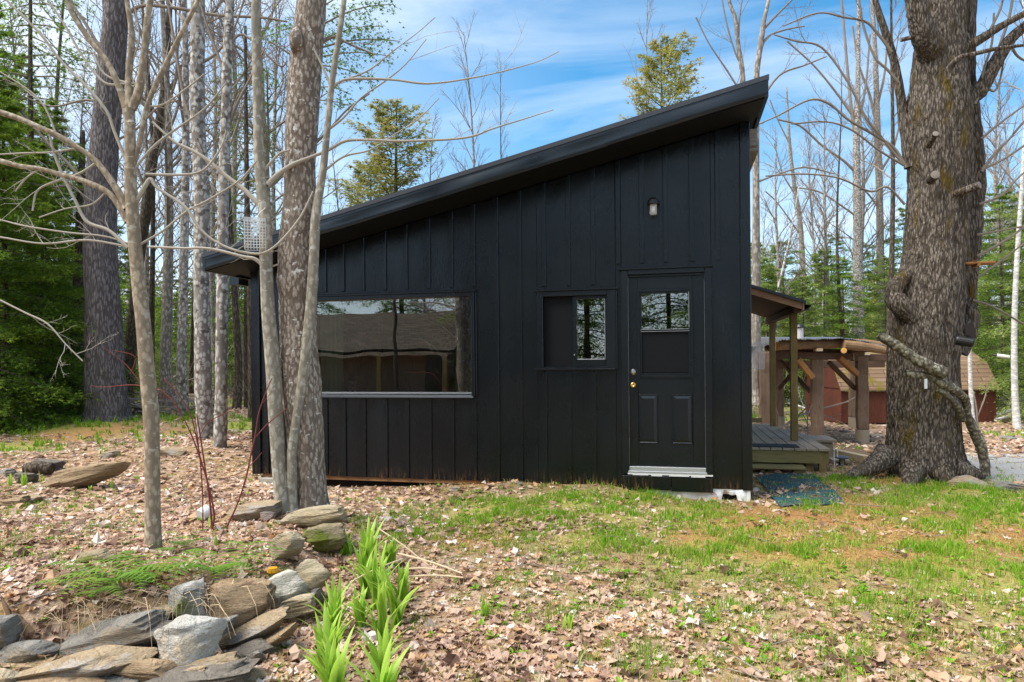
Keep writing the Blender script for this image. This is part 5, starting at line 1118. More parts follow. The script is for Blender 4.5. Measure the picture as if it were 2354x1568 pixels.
# ------------------------------------------------------------------ log pavilion
pv = thing('log_pavilion', 'open log pavilion with rough posts, braces and a low corrugated roof', 'pavilion', (2.4, 8.8, -.4)); VO = tuple(pv.location)
def ppost(px, d, w, top, name='post', foot=True, mat=POSTW):
    p = P(px, HY, d); z0 = H1(p[0], p[1]); g = MB(); h = w / 2; n = 10; zs = np.linspace(z0 + (.30 if foot else -.05), top, n)
    rng = np.random.default_rng(int(px)); c = np.array([p[:2] + rng.normal(0, .006, 2) for _ in zs])
    v = []
    for (x, y), z in zip(c, zs): v += [[x - h, y - h, z], [x + h, y - h, z], [x + h, y + h, z], [x - h, y + h, z]]
    f = [[4 * i + k, 4 * i + (k + 1) % 4, 4 * i + 4 + (k + 1) % 4, 4 * i + 4 + k] for i in range(n - 1) for k in range(4)] + [[3, 2, 1, 0], [4 * n - 4, 4 * n - 3, 4 * n - 2, 4 * n - 1]]
    g.add(v, f); o = kid(g, name, mat, pv, VO, .012)
    if foot:
        g = MB(); g.lathe([p[0], p[1], z0 - .1], [(.14, 0), (.14, .395), (0, .395)], 16); kid(g, 'pier', simple('concrete_pier', (.30, .25, .18), .9), pv, VO)
    return p
PT = 1.47
pa = ppost(1877, 14.5, .23, PT, foot=False); pb = ppost(1981, 14.9, .22, PT); pc = ppost(1774, 15.6, .22, PT + .1, foot=False); pd = ppost(1757, 13.9, .2, PT + .1, foot=False); pe = ppost(1790, 17.8, .22, PT); pf = ppost(1962, 18.3, .22, PT)
def beam2(a, b, w, h, name, mat):
    g = MB(); a = np.array(a); b = np.array(b); d = b - a; L = np.linalg.norm(d); q = Vector(d).to_track_quat('X', 'Z').to_matrix().to_4x4(); g.box(-0, L, -w / 2, w / 2, -h / 2, h / 2, M=Matrix.Translation(a) @ q); return kid(g, name, mat, pv, VO, .008)
DKB = DKW
A, B = P(1745, 815, 14.5), P(1958, 820, 14.4); beam2(A, B, .16, .15, 'beam', DKW)
g = MB(); e = P(1959, 820, 14.4); g.box(e[0] + .001, e[0] + .02, e[1] - .09, e[1] + .09, e[2] - .075, e[2] + .075); kid(g, 'beam_end', TAN, pv, VO)
beam2(P(1958, 822, 14.9), P(2062, 822, 14.9), .16, .15, 'beam', DKW); g = MB(); e = P(2062, 822, 14.9); g.box(e[0] - .05, e[0] + .02, e[1] - .09, e[1] + .09, e[2] - .076, e[2] + .076); kid(g, 'beam_end', TAN, pv, VO)
beam2(P(1770, 838, 17.6), P(2030, 836, 18.2), .16, .2, 'beam', DKW)
for (x0, y0, d0_, x1, y1, d1_, mt, w) in [(1834, 826, 14.2, 1868, 869, 14.2, ORW, .11), (1928, 822, 14.3, 1970, 860, 14.5, ORW, .11), (1905, 832, 15, 1967, 895, 15, DKW, .09), (1790, 895, 16, 1832, 845, 16, DKW, .08), (1795, 832, 17, 1862, 900, 15, DKW, .08), (1728, 855, 16, 1745, 880, 15.8, DKW, .08), (1800, 838, 16, 1850, 832, 16, DKW, .08)]:
    beam2(P(x0, y0, d0_), P(x1, y1, d1_), w, w, 'brace', mt)
# roof logs fanning from the front edge, with small rafter ends
def log(rows, d, name='roof_log', mat=LOGW, seed=1):
    p, r = traced(rows, d, 5); g = MB(); g.tube(p, r, 12, cap=True, bump=rough_bump(.10, 4, 4, seed)); return kid(g, name, mat, pv, VO)
def face(px, py, d, w, dirv):
    dv = np.array(dirv, float); dv /= np.linalg.norm(dv); g = MB(); g.lathe(P(px, py, d), [(w * d / F / 2, 0), (w * d / F / 4, .004), (0, .004)], 14, M=Vector(dv).to_track_quat('Z', 'Y').to_matrix().to_4x4()); kid(g, 'sawn_end', simple('fresh_sawn', (.55, .30, .08), .8), pv, VO)
log([(1787,794,24),(1830,793,22),(1900,791,22),(1950,789,20),(1990,790,20),(2040,797,18)], 14.2, seed=3); face(1784, 794, 14.18, 25, (-.75, -.65, 0))
log([(1940,792,22),(1975,796,22),(2010,801,20),(2048,808,18)], 13.9, seed=5)
log([(1760,800,12,.8),(1830,806,12,.2),(1900,808,12,0),(1990,812,12,.1)], 14.5, mat=DKW, seed=6)
face(1940, 806, 13.8, 13, (-.3, -1, 0)); 
for px, py in ((1886, 804), (1995, 813)):
    g = MB(); e = P(px, py, 13.8); g.box(e[0] - .045, e[0] + .045, e[1], e[1] + .5, e[2] - .028, e[2] + .028); kid(g, 'rafter_end', TAN, pv, VO)
# corrugated roof sheets, crumpled
COR = Mat('corrugated_metal', .35, .5); COR.p.inputs['Metallic'].default_value = .7; COR.color(COR.mix(COR.noise(3, COR.co(), 5), (.32, .33, .34), (.12, .11, .10)))
rng = np.random.default_rng(8)
EDGE = np.array([(1722, 797), (1760, 794), (1800, 781), (1850, 780), (1900, 779), (1925, 777), (1950, 779), (1985, 784), (2010, 790), (2045, 797)], float)
for s0 in range(0, 9, 3):
    g = MB(); v = []; nn = 40; mm_ = 6; x0, x1 = EDGE[s0, 0] - 3, EDGE[min(s0 + 3, 9), 0] + 4
    for i in range(nn):
        px = x0 + (x1 - x0) * i / (nn - 1); py = np.interp(px, EDGE[:, 0], EDGE[:, 1]) + .8 * math.sin(px * .9) + .9 * math.sin(px * .16 + s0)
        for j in range(mm_):
            d = 13.9 + j * .95; q = P(px + (CX + 400 - px) * 0, py, 13.9); q = q + FWD * (d - 13.9) + np.array([0, 0, .035 * j + (.012 if i % 2 else 0)]); v.append(q)
    v = np.array(v); nv = len(v); v = np.concatenate([v, v - [0, 0, .012]]); f = [[i * mm_ + j, i * mm_ + j + 1, (i + 1) * mm_ + j + 1, (i + 1) * mm_ + j] for i in range(nn - 1) for j in range(mm_ - 1)]
    f += [[nv + a[3], nv + a[2], nv + a[1], nv + a[0]] for a in f] + [[i * mm_, (i + 1) * mm_, nv + (i + 1) * mm_, nv + i * mm_] for i in range(nn - 1)]
    g.add(v, f); kid(g, 'roof_sheet', COR.m, pv, VO)
# lantern on the roof edge: pale cylinder under a dark cap
lt = P(1839, 762, 13.6); g = MB(); g.lathe(lt, [(0, -.14), (.065, -.14), (.065, .08), (.0, .08)], 14); o1 = g.build('stove_pipe', simple('pale_pipe', (.55, .55, .58), .5), loc=tuple(lt)); tag(o1, 'short pale chimney pipe with a black cap on the pavilion roof', 'chimney pipe')
g = MB(); g.lathe(lt, [(.068, .07), (.10, .085), (.075, .13), (0, .15)], 14); g.box(lt[0] - .09, lt[0] - .06, lt[1] - .02, lt[1] + .02, lt[2] - .14, lt[2] + .1); o = g.build('cap', BLK, o1, loc=tuple(lt)); o.location = (0, 0, 0)
# clear plastic sheet hung at the left end
g = MB(); a, b = P(1729, 790, 13.7), P(1758, 780, 13.7); a2, b2 = P(1729, 848, 13.7), P(1758, 850, 13.7); g.add([a, b, b2, a2, a + [0, .01, 0], b + [0, .01, 0], b2 + [0, .01, 0], a2 + [0, .01, 0]], [[0, 1, 2, 3], [7, 6, 5, 4], [0, 3, 7, 4], [1, 5, 6, 2]])
PL = Mat('hazy_plastic', .3, .5); PL.color((.30, .31, .33)); PL.p.inputs['Alpha'].default_value = .28; kid(g, 'plastic_sheet', PL.m, pv, VO)

# ------------------------------------------------------------------ red barn-roofed shed
sh = thing('red_shed', 'small red wooden shed with a mossy brown shingled barn roof', 'shed', tuple(G(2110, 982))); s0_ = np.array(sh.location)
dS = 19.4; gz = s0_[2]; SA = P(1933, HY, dS); SB = P(2287, HY, dS); ux = SB - SA; ux[2] = 0; LS = np.linalg.norm(ux); ux /= LS; uy = np.array([-ux[1], ux[0], 0])
SM = Matrix.Identity(4)
for i in range(3): SM[i][0] = ux[i]; SM[i][1] = uy[i]
SM.translation = (SA[0], SA[1], 0)
zE = P(2100, 893, dS)[2]; zK = P(2100, 833, dS)[2]; zT = P(2100, 803, dS)[2]
g = MB(); g.box(0, LS, 0, 2.4, gz + .05, zE + .02, M=SM); kid(g, 'wall', REDW, sh, tuple(s0_))
for tx in (-.01, LS - .03):
    g = MB(); g.box(tx, tx + .04, -.02, .06, gz + .03, zE, M=SM); kid(g, 'corner_trim', REDW, sh, tuple(s0_))
SHG = Mat('mossy_shingles', .95, .1); tcx = SHG.n('ShaderNodeTexCoord'); 
bt = SHG.n('ShaderNodeTexBrick'); bt.inputs['Scale'].default_value = 1.0; bt.inputs['Brick Width'].default_value = .9; bt.inputs['Row Height'].default_value = .14; bt.inputs['Mortar Size'].default_value = .008
bt.inputs['Color1'].default_value = (.20, .13, .085, 1); bt.inputs['Color2'].default_value = (.27, .185, .12, 1); bt.inputs['Mortar'].default_value = (.05, .035, .025, 1)
SHG.l(tcx.outputs['UV'], bt.inputs['Vector'])
SHG.color(SHG.mix(SHG.g(SHG.noise(2.6, SHG.co(), 6, .7), .54, .64), bt.outputs['Color'], (.16, .13, .025))); SHG.bump(bt.outputs['Fac'], .6, -.02)
prof = [(-.10, zE - .05), (-.08, zE + .02), (.30, zK - .18), (.42, zK), (1.2, zT), (1.98, zK), (2.10, zK - .18), (2.50, zE)]
SHG2 = Mat('cottage_shingles', .95, .1)
bt2 = SHG2.n('ShaderNodeTexBrick'); bt2.inputs['Scale'].default_value = 1.0; bt2.inputs['Brick Width'].default_value = .35; bt2.inputs['Row Height'].default_value = .15; bt2.inputs['Mortar Size'].default_value = .014
bt2.inputs['Color1'].default_value = (.075, .06, .048, 1); bt2.inputs['Color2'].default_value = (.13, .10, .08, 1); bt2.inputs['Mortar'].default_value = (.02, .016, .013, 1)
SHG2.l(SHG2.n('ShaderNodeTexCoord').outputs['UV'], bt2.inputs['Vector']); SHG2.color(SHG2.mix(SHG2.math('MULTIPLY', SHG2.g(SHG2.noise(1.5, SHG2.co(), 5), .4, .7), .5), bt2.outputs['Color'], (.05, .045, .035)))
def shingled(prof, L0, L1, Mt, name, root, org, th=.03, mat=None):
    v = []; uv = []; acc = 0
    for i, (y, z) in enumerate(prof):
        if i: acc += math.hypot(y - prof[i - 1][0], z - prof[i - 1][1])
        for x in (L0, L1): v.append([x, y, z]); uv.append((x, acc))
    v = np.array(v, float); v2 = v - [0, 0, th]; allv = np.concatenate([v, v2]); R3 = np.array(Mt.to_3x3()); allv = allv @ R3.T + np.array(Mt.translation); n = len(v)
    f = [[2 * i, 2 * i + 1, 2 * i + 3, 2 * i + 2] for i in range(len(prof) - 1)]; f += [[n + q for q in reversed(k)] for k in f[:]]
    f += [[0, n, n + 1, 1], [n - 2, n - 1, 2 * n - 1, 2 * n - 2]] + [[2 * i, 2 * i + 2, n + 2 * i + 2, n + 2 * i] for i in range(len(prof) - 1)] + [[2 * i + 1, n + 2 * i + 1, n + 2 * i + 3, 2 * i + 3] for i in range(len(prof) - 1)]
    g = MB(); g.add(allv, f); o = kid(g, name, mat or SHG.m, root, org); ul = o.data.uv_layers.new(name='UVMap'); uvs = uv + uv
    for lp in o.data.loops: ul.data[lp.index].uv = uvs[lp.vertex_index]
    return o
shingled(prof, -.06, LS + .06, SM, 'roof', sh, tuple(s0_))
g = MB()
for x in (0, LS):
    v = np.array([[x, y, z] for y, z in prof[1:-1]] + [[x, 2.4, zE - .02], [x, 0, zE - .02]]) @ np.array(SM.to_3x3()).T + np.array(SM.translation); g.add([v.mean(0)] + list(v), [[0, 1 + i, 1 + (i + 1) % len(v)] for i in range(len(v))])
kid(g, 'gable', REDW, sh, tuple(s0_))
sc2 = thing('security_camera', 'small white security camera sticking out from the right end of the shed roof', 'camera', tuple(P(2292, 817, 19.3))); c2 = np.array(sc2.location)
g = MB(); g.tube([c2, c2 + np.array([.28, -.08, -.05])], .05, 12); child(g, 'camera_body', WHT, sc2); g = MB(); g.tube([c2 + [-.08, .05, .02], c2], .03, 8); child(g, 'bracket', BLK, sc2)
q = G(1905, 952); g = MB(); g.box(q[0] - .5, q[0] + .1, q[1] - .3, q[1] + .3, q[2] + .01, q[2] + .05); o = g.build('wooden_pallet', TAN, loc=tuple(q)); tag(bevel(o, .005), 'flat pale plank platform on the ground before the red shed', 'platform')
q = G(1928, 949); g = MB(); g.box(q[0] - .35, q[0] + .55, q[1] - .25, q[1] + .25, q[2] + .055, q[2] + .08); o = g.build('rubber_mat', RUB.m, loc=tuple(q)); tag(o, 'dark grey mat on the plank platform by the red shed', 'mat')

# ------------------------------------------------------------------ small yard things
# green carpet strip draped over the ground
cor = [onZ(1738, 1097), onZ(1868, 1090), onZ(1945, 1163), onZ(1792, 1166)]
g = MB(); nu, nv_ = 40, 50; v = []
for i in range(nu):
    for j in range(nv_):
        u, w = i / (nu - 1), j / (nv_ - 1); p = (cor[0] * (1 - u) + cor[1] * u) * (1 - w) + (cor[3] * (1 - u) + cor[2] * u) * w
        x = p[0] + .03 * math.sin(w * 9 + 1) * (u - .4); y = p[1] + .02 * math.sin(u * 8); v.append([x, y, H1(x, y) + .016 + .014 * max(0, math.sin(w * 17 + u * 3)) ** 2 + .012 * max(0, math.sin(w * 7 - u * 4 + 2)) ** 3 + .006 * mnoise.noise(Vector((x * 9, y * 9, 0)))])
v = np.array(v); f = [[i * nv_ + j, (i + 1) * nv_ + j, (i + 1) * nv_ + j + 1, i * nv_ + j + 1] for i in range(nu - 1) for j in range(nv_ - 1)]; n = len(v)
g.add(np.concatenate([v, v - [0, 0, .006]]), f + [[n + q for q in reversed(k)] for k in f])
CAR = Mat('green_carpet', .95, .1); cn = CAR.noise(2.4, CAR.co((1, 1.6, 1)), 5, .7); CAR.color(CAR.mix(CAR.g(cn, .52, .66), CAR.mix(CAR.noise(60, CAR.co()), (.022, .062, .075), (.038, .095, .11)), (.20, .12, .07))); CAR.bump(CAR.noise(90, CAR.co()), .4, .004)
o = g.build('green_carpet', CAR.m, None, True, loc=tuple(v.mean(0))); tag(o, 'worn blue green outdoor carpet strip on the ground before the porch', 'carpet')
# path light
q = G(1936, 1090); q = P(1936, 1090, 9.2); q[2] = H1(q[0], q[1]); PLt = thing('solar_light', 'dark solar path light on a stake between the porch and the huge maple', 'garden light', tuple(q)); zt = P(1936, 1052, 9.2)[2]
g = MB(); g.lathe(q, [(.0, zt - q[2] + .03), (.03, zt - q[2] + .028), (.088, zt - q[2] + .01), (.09, zt - q[2] - .008), (.05, zt - q[2] - .016), (0, zt - q[2] - .016)], 22); child(g, 'cap', simple('dark_cap', (.07, .08, .10), .4), PLt)
g = MB(); g.lathe(q, [(.032, zt - q[2] - .16), (.032, zt - q[2] - .02)], 14); child(g, 'lens', simple('grey_lens', (.4, .38, .36), .3), PLt)
g = MB()
for a in range(4): g.tube([[q[0] + .045 * math.cos(a * 1.57 + .6), q[1] + .045 * math.sin(a * 1.57 + .6), zt - .02], [q[0] + .04 * math.cos(a * 1.57 + .6), q[1] + .04 * math.sin(a * 1.57 + .6), zt - .17]], .005, 5)
g.tube([[q[0], q[1], zt - .16], [q[0], q[1], q[2] - .08]], .01, 6); child(g, 'stake', BLK, PLt)
q = P(1918, 1080, 9.0); q[2] = H1(q[0], q[1]); g = MB(); g.tube([[q[0], q[1], q[2] - .05], [q[0], q[1], q[2] + .23], [q[0] + .02, q[1], q[2] + .25], [q[0] + .04, q[1], q[2] + .24], [q[0] + .04, q[1], q[2] + .14]], .006, 6); o = g.build('wire_stake', WHT, loc=tuple(q)); tag(o, 'thin white hooked stake beside the solar path light', 'stake')
# timber edging and planks beyond the deck
for nm, lab, a, b, w, h, mt in [('landscape_timber', 'pale square timber edging running from the deck to the maple root', (1895, 1036, 10.6), (1995, 1068, 9.3), .10, .12, TAN), ('landscape_timber', 'upper pale timber edging just beyond the deck corner', (1872, 1018, 11.4), (1910, 1040, 10.4), .14, .10, TAN), ('plank', 'loose pale plank lying beside the porch deck', (1900, 1048, 9.9), (1935, 1062, 9.3), .22, .05, DECK)]:
    A = P(*a); B = P(*b); A[2] = max(A[2], H1(A[0], A[1]) + h / 2 - .02); B[2] = max(B[2], H1(B[0], B[1]) + h / 2 - .02); d = B - A; L = np.linalg.norm(d); g = MB(); g.box(0, L, -w / 2, w / 2, -h / 2, h / 2, M=Matrix.Translation(A) @ Vector(d).to_track_quat('X', 'Z').to_matrix().to_4x4()); o = g.build(nm, mt, loc=tuple(A)); tag(bevel(o, .006), lab, 'timber' if nm != 'plank' else 'plank')
# fallen birch poles
for lab, a, b, w in [('fallen white birch pole on the grass beyond the pavilion, left of the shed', (1790, 925), (1935, 948), 9), ('forked white birch branch on the grass beside the fallen pole', (1795, 935), (1880, 945), 6), ('fallen white birch trunk at the right edge, upper one', (2288, 962), (2400, 940), 9), ('fallen white birch trunk at the right edge, lower one', (2288, 972), (2400, 962), 7)]:
    A, B = G(*a), G(*b); da, db_ = (A - CAM) @ FWD, (B - CAM) @ FWD; p = catmull([A + [0, 0, .08], A * .66 + B * .34 + [0, 0, .16], A * .34 + B * .66 + [0, 0, .06], B + [0, 0, .1]], 5); r = w * da / F / 2
    g = MB(); g.tube(p, np.linspace(r, r * .6, len(p)), 10); rng = np.random.default_rng(a[0])
    for k in range(3): q = p[4 + k * 3]; twigs(g, q, [rng.normal(0, .4), rng.normal(0, .4), .8], .7, r * .35, 1, rng, 4)
    o = g.build('fallen_birch', BK['birch'], None, True, loc=tuple(A)); tag(o, lab, 'log', 'fallen birch poles')
for lab, a, b, w, lift in [('long grey fallen trunk on the forest floor at the far left', (-20, 960), (130, 925), 14, .25), ('thin grey fallen pole beside the long trunk at the far left', (-20, 945), (120, 932), 6, .15), ('dead grey pole leaning in the woods near the massive pine', (20, 975), (105, 972), 5, .05)]:
    A, B = G(*a), G(*b); A = A + [0, 0, lift]; B = B + [0, 0, lift]; da = (A - CAM) @ FWD; r = w * da / F / 2; g = MB(); g.tube(catmull([A, (A + B) / 2 + [0, 0, .06], B], 6), r, 9, bump=rough_bump(.1, 4, 4, 3)); o = g.build('fallen_log', BK['grey'], None, True, loc=tuple(A)); tag(o, lab, 'log')

# ------------------------------------------------------------------ stones
def stonemat(name, a, b, dk, moss=None, band=6, spot=None):
    M = Mat(name, .9, .2); co = M.co((1, 1, band)); n = M.noise(3.2, co, 7, .65, .4); c = M.mix(M.g(n, .32, .68), a, b)
    c = M.mix(M.g(M.noise(7, M.co((1, 1, band * 1.6)), 4, .7), .56, .66), c, dk)
    if spot: c = M.mix(M.g(M.noise(4, M.co(), 5, .7), .52, .62), c, spot)
    if moss: c = M.mix(M.g(M.noise(2.4, M.co(), 6, .7), moss[1], moss[1] + .12), c, moss[0])
    cr = M.n('ShaderNodeTexVoronoi', feature='DISTANCE_TO_EDGE'); cr.inputs['Scale'].default_value = 5; M.l(M.co((1, 1, band * .7)), cr.inputs['Vector']); cg = M.g(cr.outputs['Distance'], .0, .035)
    c = M.mix(M.math('MULTIPLY', M.math('SUBTRACT', 1.0, cg), .2), c, dk); c = M.mix(M.math('MULTIPLY', M.g(M.noise(45, M.co((1, 1, 2)), 3, .7), .5, .7), .45), c, dk)
    M.color(c); M.bump(M.math('ADD', M.math('ADD', n, M.math('MULTIPLY', cg, .08)), M.math('MULTIPLY', M.noise(30, co, 4, .7), .7)), 1.0, .03); return M.m
MOSS = (.13, .16, .02)
SG = stonemat('slate_grey', (.165, .155, .14), (.285, .275, .25), (.09, .09, .095), spot=(.27, .22, .16))
SBn = stonemat('stone_brown', (.25, .17, .10), (.40, .30, .19), (.12, .08, .05), moss=(MOSS, .60))
SCr = stonemat('stone_cream', (.38, .32, .21), (.52, .45, .33), (.24, .18, .11), spot=(.48, .38, .24))
SQ = stonemat('stone_quartz', (.36, .35, .32), (.50, .49, .46), (.20, .16, .11), band=1.5, spot=(.55, .47, .36))
SMo = stonemat('stone_mossy', (.24, .20, .13), (.38, .31, .2), (.10, .08, .05), moss=(MOSS, .46))
STn = stonemat('stone_tan', (.30, .225, .14), (.43, .34, .23), (.15, .105, .065), spot=(.36, .33, .30))
SDk = stonemat('stone_dark', (.12, .105, .09), (.21, .185, .155), (.05, .05, .05), moss=(MOSS, .62))
def stone(label, px, py, w, h, d, mat, tilt=0, depth=.6, seed=0, onground=False, sharp=.5, yaw=0, name='stone', group=None, cat='stone'):
    """one stone: a subdivided block cut by random planes, roughened in layers; w and h are its pictured size"""
    if onground:
        c = G(px, py + h * .35); d = (c - CAM) @ FWD; c[2] += h * d / F * .18
    else: c = P(px, py, d)
    W_, H_ = w * d / F / 2, h * d / F / 2; D_ = max(W_ * depth, H_ * .8)
    bm = bmesh.new(); bmesh.ops.create_cube(bm, size=2); bmesh.ops.subdivide_edges(bm, edges=bm.edges[:], cuts=11, use_grid_fill=True)
    rng = np.random.default_rng(seed + int(px * 7 + py)); V = np.array([v.co[:] for v in bm.verts])
    n_ = V / np.linalg.norm(V, axis=1)[:, None]; V = V * (1 - .24) + n_ * .24 * 1.25
    for k in range(14):
        pn = rng.normal(0, 1, 3) * [1, 1, .55]; pn /= np.linalg.norm(pn); lim = rng.uniform(.62, .98); dd = V @ pn; ex = np.maximum(dd - lim, 0); V = V - pn * (ex * .9)[:, None]
    V[:, 0] *= 1 + .18 * V[:, 2] * rng.uniform(-1, 1); V[:, 2] *= 1 - .25 * V[:, 0] * rng.uniform(-1, 1)
    flat = min(1, H_ / W_)
    for i in range(len(V)):
        q = V[i]; lay = mnoise.noise(Vector((q[0] * .8 + seed, q[1] * .8, q[2] * 5 / max(.4, 1)))); nn = mnoise.fractal(Vector((q[0] * 1.6, q[1] * 1.6 + seed * 3, q[2] * 1.6)), 1, 2, 4)
        V[i] = q * (1 + .07 * nn) + np.array([q[0], q[1], 0]) * .11 * lay
    V = V * [W_, D_, H_]; t = rad(tilt); cy_, sy_ = math.cos(t), math.sin(t); V = np.stack([V[:, 0] * cy_ - V[:, 2] * sy_, V[:, 1], V[:, 0] * sy_ + V[:, 2] * cy_], -1)
    a = YAW + rad(yaw); V = np.stack([V[:, 0] * math.cos(a) - V[:, 1] * math.sin(a), V[:, 0] * math.sin(a) + V[:, 1] * math.cos(a), V[:, 2]], -1)
    for v, q in zip(bm.verts, V): v.co = q
    me = bpy.data.meshes.new(name); bm.to_mesh(me); bm.free(); me.materials.append(mat); me.polygons.foreach_set('use_smooth', [True] * len(me.polygons))
    me.set_sharp_from_angle(angle=rad(32))
    o = bpy.data.objects.new(name, me); COL.objects.link(o); o.location = c; tag(o, label, cat, group); return o
WG = 'stones of the dry stacked wall'
SW = [  # crop coordinates (x, y, w, h) halve to picture coordinates
 ('long blue grey slab tilting up to the right, largest stone of the wall', 540,1350,600,150, 3.42, SG, 13, .35),
 ('grey slab with green moss, standing above the right end of the long grey slab', 862,1212,180,160, 3.62, stonemat('stone_grey_mossy', (.28,.28,.26), (.42,.42,.40), (.14,.13,.12), moss=(MOSS,.5)), 10, .6),
 ('rounded brown boulder in the wall, right of the mossy grey slab', 1078,1230,260,200, 3.68, SBn, 5, .8),
 ('blocky white quartz stone with a flat face, centre of the wall', 885,1388,250,200, 3.30, SQ, 8, .7),
 ('pale grey angular stone above the brown boulder', 1315,1138,200,130, 3.95, stonemat('stone_pale_grey', (.42,.40,.34), (.58,.55,.48), (.22,.2,.16), band=3), 15, .7),
 ('creamy round topped stone at the upper right of the wall', 1430,1090,150,140, 4.15, SCr, 10, .8),
 ('small cream stone wedged below the round topped one', 1385,1205,140,70, 3.9, SCr, 12, .8),
 ('long brown layered slab slanting up right under the brown boulder', 1175,1325,350,80, 3.6, STn, 24, .4),
 ('thin grey brown slab directly under the long brown slanting one', 1255,1372,240,50, 3.55, SBn, 24, .4),
 ('slanting brown grey slab below the quartz block', 965,1492,310,76, 3.22, STn, 14, .45),
 ('small slate chip right of the quartz block', 1180,1447,80,46, 3.4, SG, 10, .8),
 ('tan stone at the bottom edge, right end of the wall', 1145,1545,140,60, 3.2, STn, 0, .8),
 ('dark grey slab at the left end of the wall', 120,1435,280,90, 3.30, SG, 3, .5),
 ('long tan brown slab under the blue grey one', 370,1500,660,110, 3.18, STn, 9, .4),
 ('lens shaped brown slab below the quartz block at its left', 655,1508,270,74, 3.16, SBn, -3, .5),
 ('grey boulder at the left picture edge of the wall', 20,1345,150,140, 3.35, SG, -10, .8),
 ('dark slab low in the wall near the bottom edge', 1000,1545,200,70, 3.12, SDk, 14, .6),
 ('pale stone in the bottom left corner', 30,1550,150,80, 3.05, SCr, 0, .7),
 ('dark stone in the shadowed gap under the quartz block', 720,1440,200,110, 3.45, SDk, 0, .7),
 ('dark filler stone behind the slanting slabs', 1150,1450,260,110, 3.5, SDk, 15, .6),
 ('dark stone filling the bottom of the wall', 860,1575,420,90, 3.1, SDk, 3, .5),
 ('thin brown slab tucked above the long blue grey one at its right end', 700,1262,230,44, 3.56, STn, 12, .5),
 ('flat grey slab between the brown boulder and the quartz block', 985,1318,150,46, 3.50, SG, 10, .6),
 ('small dark wedge under the round topped creamy stone', 1440,1180,90,60, 4.0, SDk, 10, .8),
 ('brown chip at the left of the quartz block', 770,1352,110,60, 3.44, SBn, 20, .7),
 ('small mossy stone above the left end of the blue grey slab', 300,1345,110,60, 3.50, SMo, -20, .7),
 ('thin slate under the long tan slab', 430,1560,420,46, 3.14, SG, 6, .5),
 ('rounded brown stone at the left under the dark grey slab', 90,1510,230,60, 3.22, SBn, 2, .6),
 ('narrow tan slab at the bottom between the two lens shaped ones', 820,1535,220,46, 3.15, STn, 12, .6),
 ('brown stone at the bottom edge below the tan slab', 250,1580,420,70, 3.05, SBn, 3, .5)]
for i, (lb, x, y, w, h, d, mt, tl, dp_) in enumerate(SW): stone(lb, x / 2, 785 + y / 2, w / 2 * 1.18, h / 2 * 1.12, d, mt, tl, dp_, i, group=WG)
for i, (lb, x, y, w, h, mt, tl, dp_, dz) in enumerate([
 ('long cream coloured slab topping the pile beside the thick maple trunk', 1432,812,300,92, SCr, 8, .5, 5.05),
 ('mossy brown block under the long cream slab', 1480,905,210,110, SMo, 4, .8, 4.95),
 ('cream wedge shaped stone left of the mossy block', 1325,935,160,130, SCr, 28, .7, 4.85),
 ('flat tan stone lying left of the pale twin stemmed tree', 1175,772,260,70, STn, 10, .7, 5.6),
 ('small pink grey stone at the foot of the pale twin stemmed tree', 1232,800,80,44, stonemat('stone_pink', (.42,.33,.29), (.52,.43,.38), (.3,.22,.19)), 0, .9, 5.5),
 ('long weathered brown stone edging the bed at the left', 385,622,430,96, SBn, 14, .35, 7.5),
 ('rounded tan stone on the far bed edge', 505,515,90,46, STn, 0, .8, 0),
 ('flat brown stone at the right end of the far bed edge', 800,502,130,46, STn, 0, .7, 0),
 ('dark broken rock on the far bed edge, left of the long brown stone', 215,572,150,70, SDk, 0, .7, 0),
 ('flat brown stone at the left picture edge', 50,732,130,60, SBn, 0, .7, 0),
 ('tan stone between the daffodil shoots and the left picture edge', 140,722,110,50, STn, 10, .7, 0),
 ('grey stone on the bed edge at the far left', 30,605,120,50, SG, 5, .7, 0),
 ('dark brown rock beside the daffodil shoots', 130,625,110,60, SDk, 5, .7, 0),
 ('flat mossy stone in the leaves left of the sapling foot', 610,902,150,30, SMo, 3, .6, 0),
 ('mossy low stone half buried in the bed, left of the sapling', 420,990,210,60, SMo, 10, .6, 0),
 ('pair stone of flat brown rock by the blotchy trunks', 1078,412,90,30, STn, 0, .7, 0)]):
    if dz: stone(lb, x / 2, 785 + y / 2, w / 2, h / 2, (G(x / 2, 785 + (y + h / 2) / 2) - CAM) @ FWD, mt, tl, dp_, 40 + i)
    else: stone(lb, x / 2, 785 + y / 2, w / 2, h / 2, 0, mt, tl, dp_, 40 + i, onground=True)
for i, (lb, px, py, w, h, mt, tl) in enumerate([('brown flat stone in the grass at the foot of the huge maple, right side', 2214,1108,110,26, STn, 3), ('grey slate slab at the right edge, beside the gravel', 2330,1118,100,20, SG, -8), ('flat stone by the pavilion pier, upper', 2005,1000,40,10, STn, 0), ('flat stone by the pavilion pier, lower', 2012,1012,34,10, SBn, 0), ('dark stone left of the pavilion pier', 1968,1016,24,12, SDk, 0), ('thin flat stone in front of the pavilion pier', 2000,1024,34,6, STn, 0), ('dark stone in the leaves left of the pavilion pier', 1940,990,26,8, SDk, 0), ('stone by the cabin wall in the mound', 1045,1122,40,16, STn, 0), ('round grey stone in the mound grass', 1195,1112,16,12, SG, 0), ('flat stone on the grass right of the shed', 2330,1005,60,7, SG, 0)]):
    stone(lb, px, py, w, h, 0, mt, tl, .8, 80 + i, onground=True)
